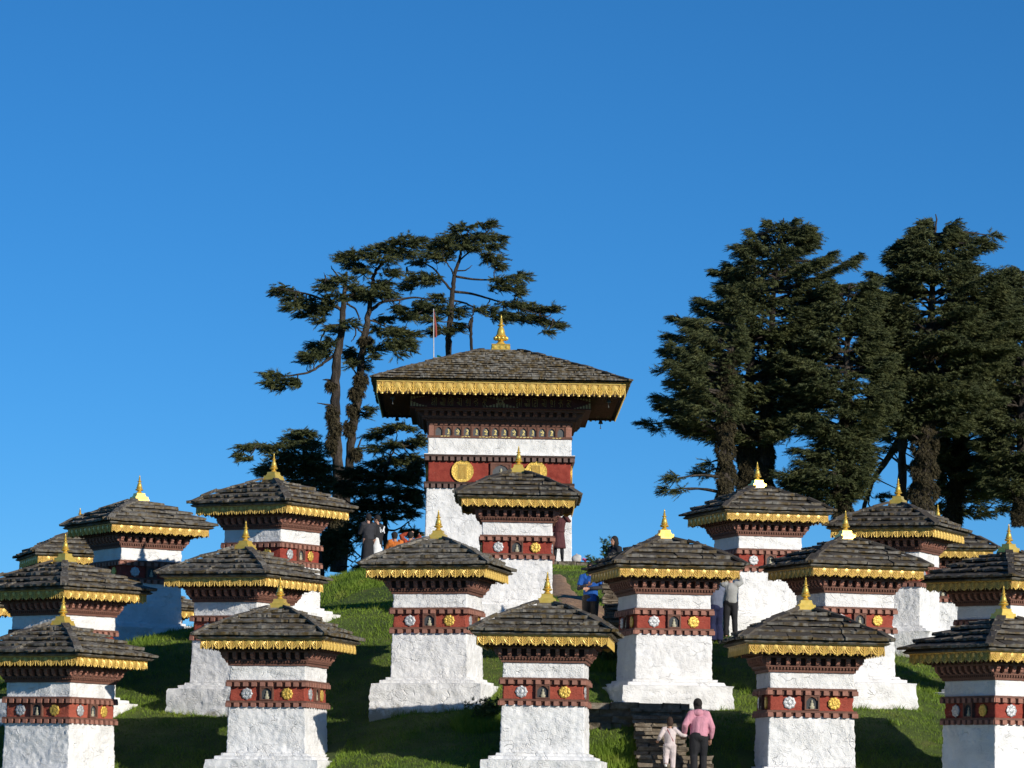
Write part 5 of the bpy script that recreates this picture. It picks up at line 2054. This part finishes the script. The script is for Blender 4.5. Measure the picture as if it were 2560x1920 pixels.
            for j in range(8):
                for k in range(n):
                    a = j * n + k
                    c = j * n + (k + 1) % n
                    g.f.append((a + n, c + n, c, a))
            g.f.append(tuple(range(n)))
            g.f.append(tuple(reversed(range(8 * n, 9 * n))))
        elif kind == 'belt':
            g.tube([J['waist'] + Vector((0, 0, -.03 * s)), J['waist'] + Vector((0, 0, .02 * s))], [.172 * s, .172 * s], 18, .80)
        elif kind == 'socks':
            for S in 'LR':
                k, a = J['k' + S], J['a' + S]
                g.tube([k * .92 + a * .08, k * .6 + a * .4, a], [.062 * s, .064 * s, .046 * s], 10)
        elif kind == 'shoes':
            for S in 'LR':
                f = J['a' + S]
                g.tube([f + Vector((0, -.075, -.045)) * s, f + Vector((0, -.02, -.03)) * s, f + Vector((0, .07, -.045)) * s, f + Vector((0, .185, -.055)) * s], [.036 * s, .050 * s, .048 * s, .026 * s], 10, .8)
        elif kind == 'sleeves':
            for S in 'LR':
                e, w = J['e' + S], J['w' + S]
                g.tube([J['s' + S] * .35 + e * .65, e, (e + w) / 2, w * .95 + e * .05], [.054 * s, .052 * s, .048 * s, .036 * s], 10)
        elif kind == 'strap':
            g.tube([J['sL'] + Vector((.06, -.02, .055)) * s, J['chest'] + Vector((-.02, -.145, .02)) * s, J['waist'] + Vector((.10, -.125, 0)) * s, J['pelvis'] + Vector((.165, -.03, .02)) * s], [.012 * s] * 4, 6)
        elif kind == 'bag':
            g.ball(tuple(J['pelvis'] + Vector((.185, .02, .0)) * s), (.05 * s, .07 * s, .07 * s), 10, 8)
        elif kind == 'print':                                  # pale printed patches on the back and sleeve
            for (px_, py_, pz_, w_, h_, tl) in item[2]:
                g.box(-w_ / 2, w_ / 2, -.004, .004, -h_ / 2, h_ / 2)
                g.xform(Matrix.Translation(Vector((px_, py_, pz_)) * s) @ Matrix.Rotation(tl, 4, 'Y'), len(g.v) - 8)
            g.obj('print', mat, root)
            continue
        nm = {'top': 'jacket', 'hood': 'hood', 'trousers': 'trousers', 'robe': 'robe', 'belt': 'belt', 'socks': 'socks', 'shoes': 'shoes', 'sleeves': 'sleeves', 'strap': 'bag_strap', 'bag': 'bag'}[kind]
        o = g.obj(nm, mat, root, 'all')
        if kind in ('top', 'trousers', 'hood'):
            soften(o, .017 * s, 4)
    return root


def stand(px, py_head, H, lo, hi):
    """where on the slope a person of height H must stand for the head top to reach that pixel"""
    best = None
    for d in np.arange(lo, hi, 0.1):
        p = at(px, py_head, d)
        e = abs(p.z - H - gz(p.x, p.y))
        if best is None or e < best[0]:
            best = (e, p.x, p.y)
    return Vector((best[1], best[2], gz(best[1], best[2])))


ZS = ST_Z0 - 0.49


def step_z(y):
    return ZS + 0.165 * (math.floor((y - 71.1) / 0.27) + 1)


wx = at(1746, 1900, 71.97).x
person('woman in pink hooded fleece and black trousers climbing the stone steps', (wx, 71.88, step_z(71.88)), 0.06, 1.66,
       dict(pelvis=(0, -.02, .90), waist=(0, .02, 1.03), chest=(0, .06, 1.23), neck=(-.01, .10, 1.40), head=(-.015, .14, 1.545), sL=(-.155, .05, 1.355), eL=(-.29, -.04, 1.13), wL=(-.29, .14, .93),
            sR=(.155, .05, 1.355), eR=(.27, -.02, 1.08), wR=(.25, .10, .84), hL=(-.09, -.02, .87), kL=(-.10, .02, .50), aL=(-.11, -.20, .16), hR=(.09, -.02, .87), kR=(.10, .08, .50), aR=(.10, .04, .085)),
       [('trousers', 'black_cloth', 1.06), ('top', 'pink_fleece', -.03, 1.16, 'long'), ('hood', 'pink_fleece'), ('shoes', 'black_cloth')], ('nape', 'hair_black'))
cx_ = at(1674, 1900, 71.95).x
person('small child in pale pink top and cream trousers with red shoulder strap on the steps', (cx_, 71.95, step_z(71.95)), -0.05, 1.10,
       dict(pelvis=(0, 0, .80), waist=(0, 0, .96), chest=(0, .02, 1.18), neck=(0, .02, 1.36), head=(0, .05, 1.56), sL=(-.18, .02, 1.31), eL=(-.30, -.03, 1.08), wL=(-.36, .10, .96), sR=(.18, .02, 1.31), eR=(.36, .0, 1.14),
            wR=(.56, .02, 1.10), hL=(-.09, 0, .78), kL=(-.11, .05, .44), aL=(-.12, -.16, .22), hR=(.09, 0, .78), kR=(.10, .04, .42), aR=(.10, 0, .085)),
       [('trousers', 'cream_cloth', 1.16), ('top', 'cream_cloth', -.02, 1.12, 'long'), ('strap', 'red_strap'), ('shoes', 'white_cloth')], ('bob', 'hair_brown'))
bp_ = at(1476, 1520, 83.0)
person('man in bright blue T-shirt over dark sleeves with folded arms, head behind the eave', (bp_.x, 83.0, at(1476, 1594, 83.0).z), math.pi - 0.15, 1.72,
       dict(eL=(-.27, .05, 1.15), wL=(.02, .20, 1.12), eR=(.27, .05, 1.13), wR=(.04, .22, 1.20), sL=(-.19, 0, 1.39), sR=(.19, 0, 1.39)),
       [('trousers', 'khaki_cloth', 1.05), ('sleeves', 'charcoal_cloth'), ('top', 'blue_cloth', -.10, 1.12, 'short'), ('shoes', 'black_cloth')], ('short', 'hair_black'))
fx_ = at(1788, 1600, 83.0)
person('woman with long dark hair, blue-grey top and wide navy trousers beside the chorten', (fx_.x, 83.0, gz(fx_.x, 83.0) - .04), 0.35, 1.58,
       dict(head=(-.02, .05, 1.57), eL=(-.20, .14, 1.16), wL=(-.10, .34, 1.25), eR=(.20, .14, 1.16), wR=(.10, .34, 1.25)),
       [('trousers', 'navy_cloth', 1.12, 1.45), ('top', 'slate_blue_cloth', -.02, 1.14, 'long'), ('shoes', 'charcoal_cloth'), ('print', 'white_print', [(-.20, -.085, 1.36, .10, .02, .5), (-.20, -.088, 1.32, .10, .02, .5), (-.20, -.09, 1.28, .10, .02, .5)])], ('long', 'hair_black'))
gx_ = at(1825, 1600, 83.6)
person('person in pale grey shirt and black trousers holding a hand up to the eave', (gx_.x, 83.6, gz(gx_.x, 83.6) - .02), -0.1, 1.60,
       dict(eL=(-.20, .18, 1.30), wL=(-.06, .30, 1.50), eR=(.27, .10, 1.42), wR=(.20, .20, 1.64), hL=(-.08, 0, .90), kR=(.11, .02, .5), aR=(.13, 0, .085)),
       [('trousers', 'black_cloth', .98), ('top', 'grey_cloth', -.02, 1.08, 'long'), ('shoes', 'black_cloth')], ('short', 'hair_black'))
hx_ = at(1396, 1409, 109.75)
person('man in knee-length maroon robe and black socks on the platform, one arm raised', (hx_.x, 109.75, MAIN.z + .012), math.pi + 0.05, 1.66,
       dict(sL=(-.19, 0, 1.38), eL=(-.33, .08, 1.28), wL=(-.15, .12, 1.52), eR=(.25, 0, 1.12), wR=(.27, .05, .86), aL=(-.12, 0, .085), aR=(.12, 0, .085)),
       [('robe', 'maroon_cloth', .44), ('top', 'maroon_cloth', .02, 1.22, 'long'), ('belt', 'black_cloth'), ('socks', 'black_cloth'), ('shoes', 'black_cloth')], ('short', 'hair_black'))
p1 = stand(921, 1286, 1.68, 98, 110)
person('man in charcoal jacket and long black robe, turned away, left of the orange robes', p1, 0.5, 1.68,
       dict(eL=(-.22, .12, 1.12), wL=(-.02, .24, 1.12), eR=(.24, .10, 1.12), wR=(.04, .24, 1.10)),
       [('robe', 'black_cloth', .12), ('top', 'charcoal_cloth', .0, 1.14, 'long'), ('shoes', 'black_cloth')], ('short', 'hair_black'), look=0.3)
p2 = stand(944, 1289, 1.66, 97, 109)
person('man in black robe with white printed sleeve and white hem, face in profile', p2, 0.95, 1.66,
       dict(eR=(.23, .02, 1.10), wR=(.22, .12, .88)),
       [('robe', 'white_cloth', .25), ('top', 'black_cloth', -.26, 1.18, 'long'), ('print', 'white_print', [(.10, -.165, 1.28, .05, .20, .5), (.16, -.145, 1.22, .035, .13, -.3), (-.05, -.150, 1.26, .025, .15, -.15), (-.0, -.150, 1.22, .025, .12, .3)]), ('shoes', 'black_cloth')], ('short', 'hair_black'), look=0.5)
crouch = dict(pelvis=(0, -.05, .40), waist=(0, .0, .54), chest=(0, .08, .74), neck=(0, .13, .90), head=(0, .19, 1.04), sL=(-.17, .1, .86), eL=(-.25, .22, .62), wL=(-.10, .42, .56), sR=(.17, .1, .86), eR=(.25, .22, .62), wR=(.10, .42, .56),
              hL=(-.10, -.05, .38), kL=(-.16, .34, .44), aL=(-.13, .08, .085), hR=(.10, -.05, .38), kR=(.16, .34, .44), aR=(.13, .08, .085))
p3 = stand(992, 1333, 1.12, 98, 108)
person('crouching figure in bright orange robe and dark cap near the big white wall', p3, 0.4, 1.7, crouch,
       [('trousers', 'rust_cloth', 1.2), ('top', 'orange_cloth', -.08, 1.15, 'long'), ('shoes', 'black_cloth')], ('short', 'hair_black'), hat='charcoal_cloth')
p4 = stand(1022, 1334, 1.10, 98, 108)
cr2 = dict(crouch)
cr2.update(eR=(.34, .10, .98), wR=(.22, .30, 1.06), eL=(-.30, .12, 1.05), wL=(-.06, .20, 1.13))
person('stooping figure in rust red with both sleeves raised around the head', p4, -0.3, 1.7, cr2,
       [('trousers', 'rust_cloth', 1.2), ('top', 'rust_cloth', -.08, 1.15, 'long'), ('shoes', 'black_cloth')], ('short', 'hair_black'))
p5 = stand(1537, 1352, 1.70, 88, 108)
person('dark haired person in black jacket looking left above the slate roof, beside the bush', p5, 2.2, 1.70, {}, [('trousers', 'charcoal_cloth', 1.05), ('top', 'black_cloth', -.05, 1.15, 'long'), ('shoes', 'black_cloth')], ('bob', 'hair_black'))
p6 = stand(1743, 1355, 1.66, 88, 108)
person('person in dark cap of whom only the head top shows behind the roof', p6, 0.2, 1.66, {}, [('trousers', 'charcoal_cloth', 1.05), ('top', 'charcoal_cloth', -.05, 1.12, 'long'), ('shoes', 'black_cloth')], ('short', 'hair_black'), hat='black_cloth')

# ------------------------------------------------------------------ flag pole and small things on the platform
fp = at(1094, 900, 119)
fz_ = gz(fp.x, 119)
fr_ = empty('flag_pole', (fp.x, 119, fz_))
tag(fr_, 'thin white flag pole with furled red flag behind the roof left of the finial', 'flag pole')
tp = at(1084, 772, 119) - Vector((fp.x, 119, fz_))
f0 = at(1087, 800, 119) - Vector((fp.x, 119, fz_))
f1 = at(1090, 836, 119) - Vector((fp.x, 119, fz_))
MB().tube([(0, 0, 0), tuple(tp * .6 + Vector((0, 0, 0))), tuple(tp)], [.032, .026, .014], 8).obj('pole', 'pole_white', fr_, True)
MB().tube([tuple(tp - Vector((0, 0, .05))), tuple(f0), tuple((f0 + f1) / 2 + Vector((.012, 0, 0))), tuple(f1), tuple(f1 - Vector((0, 0, .1)))], [.016, .032, .042, .038, .02], 10, .7).obj('flag', 'flag_red', fr_, True)
g0 = at(1100, 893, 119) - Vector((fp.x, 119, fz_))
cl = MB()
for i in range(7):
    for j in range(4):
        cl.v.append((g0.x - .1 + .07 * i, .03 * math.sin(i * 1.3 + j), g0.z - .25 + .11 * j * (1 - .11 * i) + .02 * math.sin(i)))
for i in range(6):
    for j in range(3):
        a = i * 4 + j
        cl.f.append((a, a + 4, a + 5, a + 1))
cl.obj('green_cloth', 'green_cloth', fr_, True)
sol = fr_.children[-1].modifiers.new('thick', 'SOLIDIFY')
sol.thickness = 0.01
sk = at(1441, 1404, 109.45)
sb = MB().ball((0, 0, .10), (.16, .11, .13), 14, 9)
sb.ball((.05, -.03, .17), (.11, .08, .07), 12, 8).tube([(-.06, 0, .2), (0, 0, .27), (.07, 0, .22)], [.012] * 3, 6)
o = sb.obj('cloth_bag', 'pale_stone', None, 'all')
soften(o, .02, 3)
o.location = (sk.x, 109.45, MAIN.z + .005)
tag(o, 'small pale cloth bag resting on the platform edge right of the robed man', 'bag')
pk = MB()
for i in range(8):
    a = i * .8
    pk.tube([(0, 0, .03), (.06 * math.cos(a), .06 * math.sin(a), .09), (.13 * math.cos(a), .12 * math.sin(a), .05 + .05 * (i % 3))], [.03, .028, .01], 6)
o = pk.obj('pink_scarf', 'pink_cloth', None, 'all')
o.location = (at(1463, 1409, 109.45).x, 109.45, MAIN.z + .005)
soften(o, .015, 2)
tag(o, 'crumpled bright pink scarf lying on the platform edge', 'scarf')
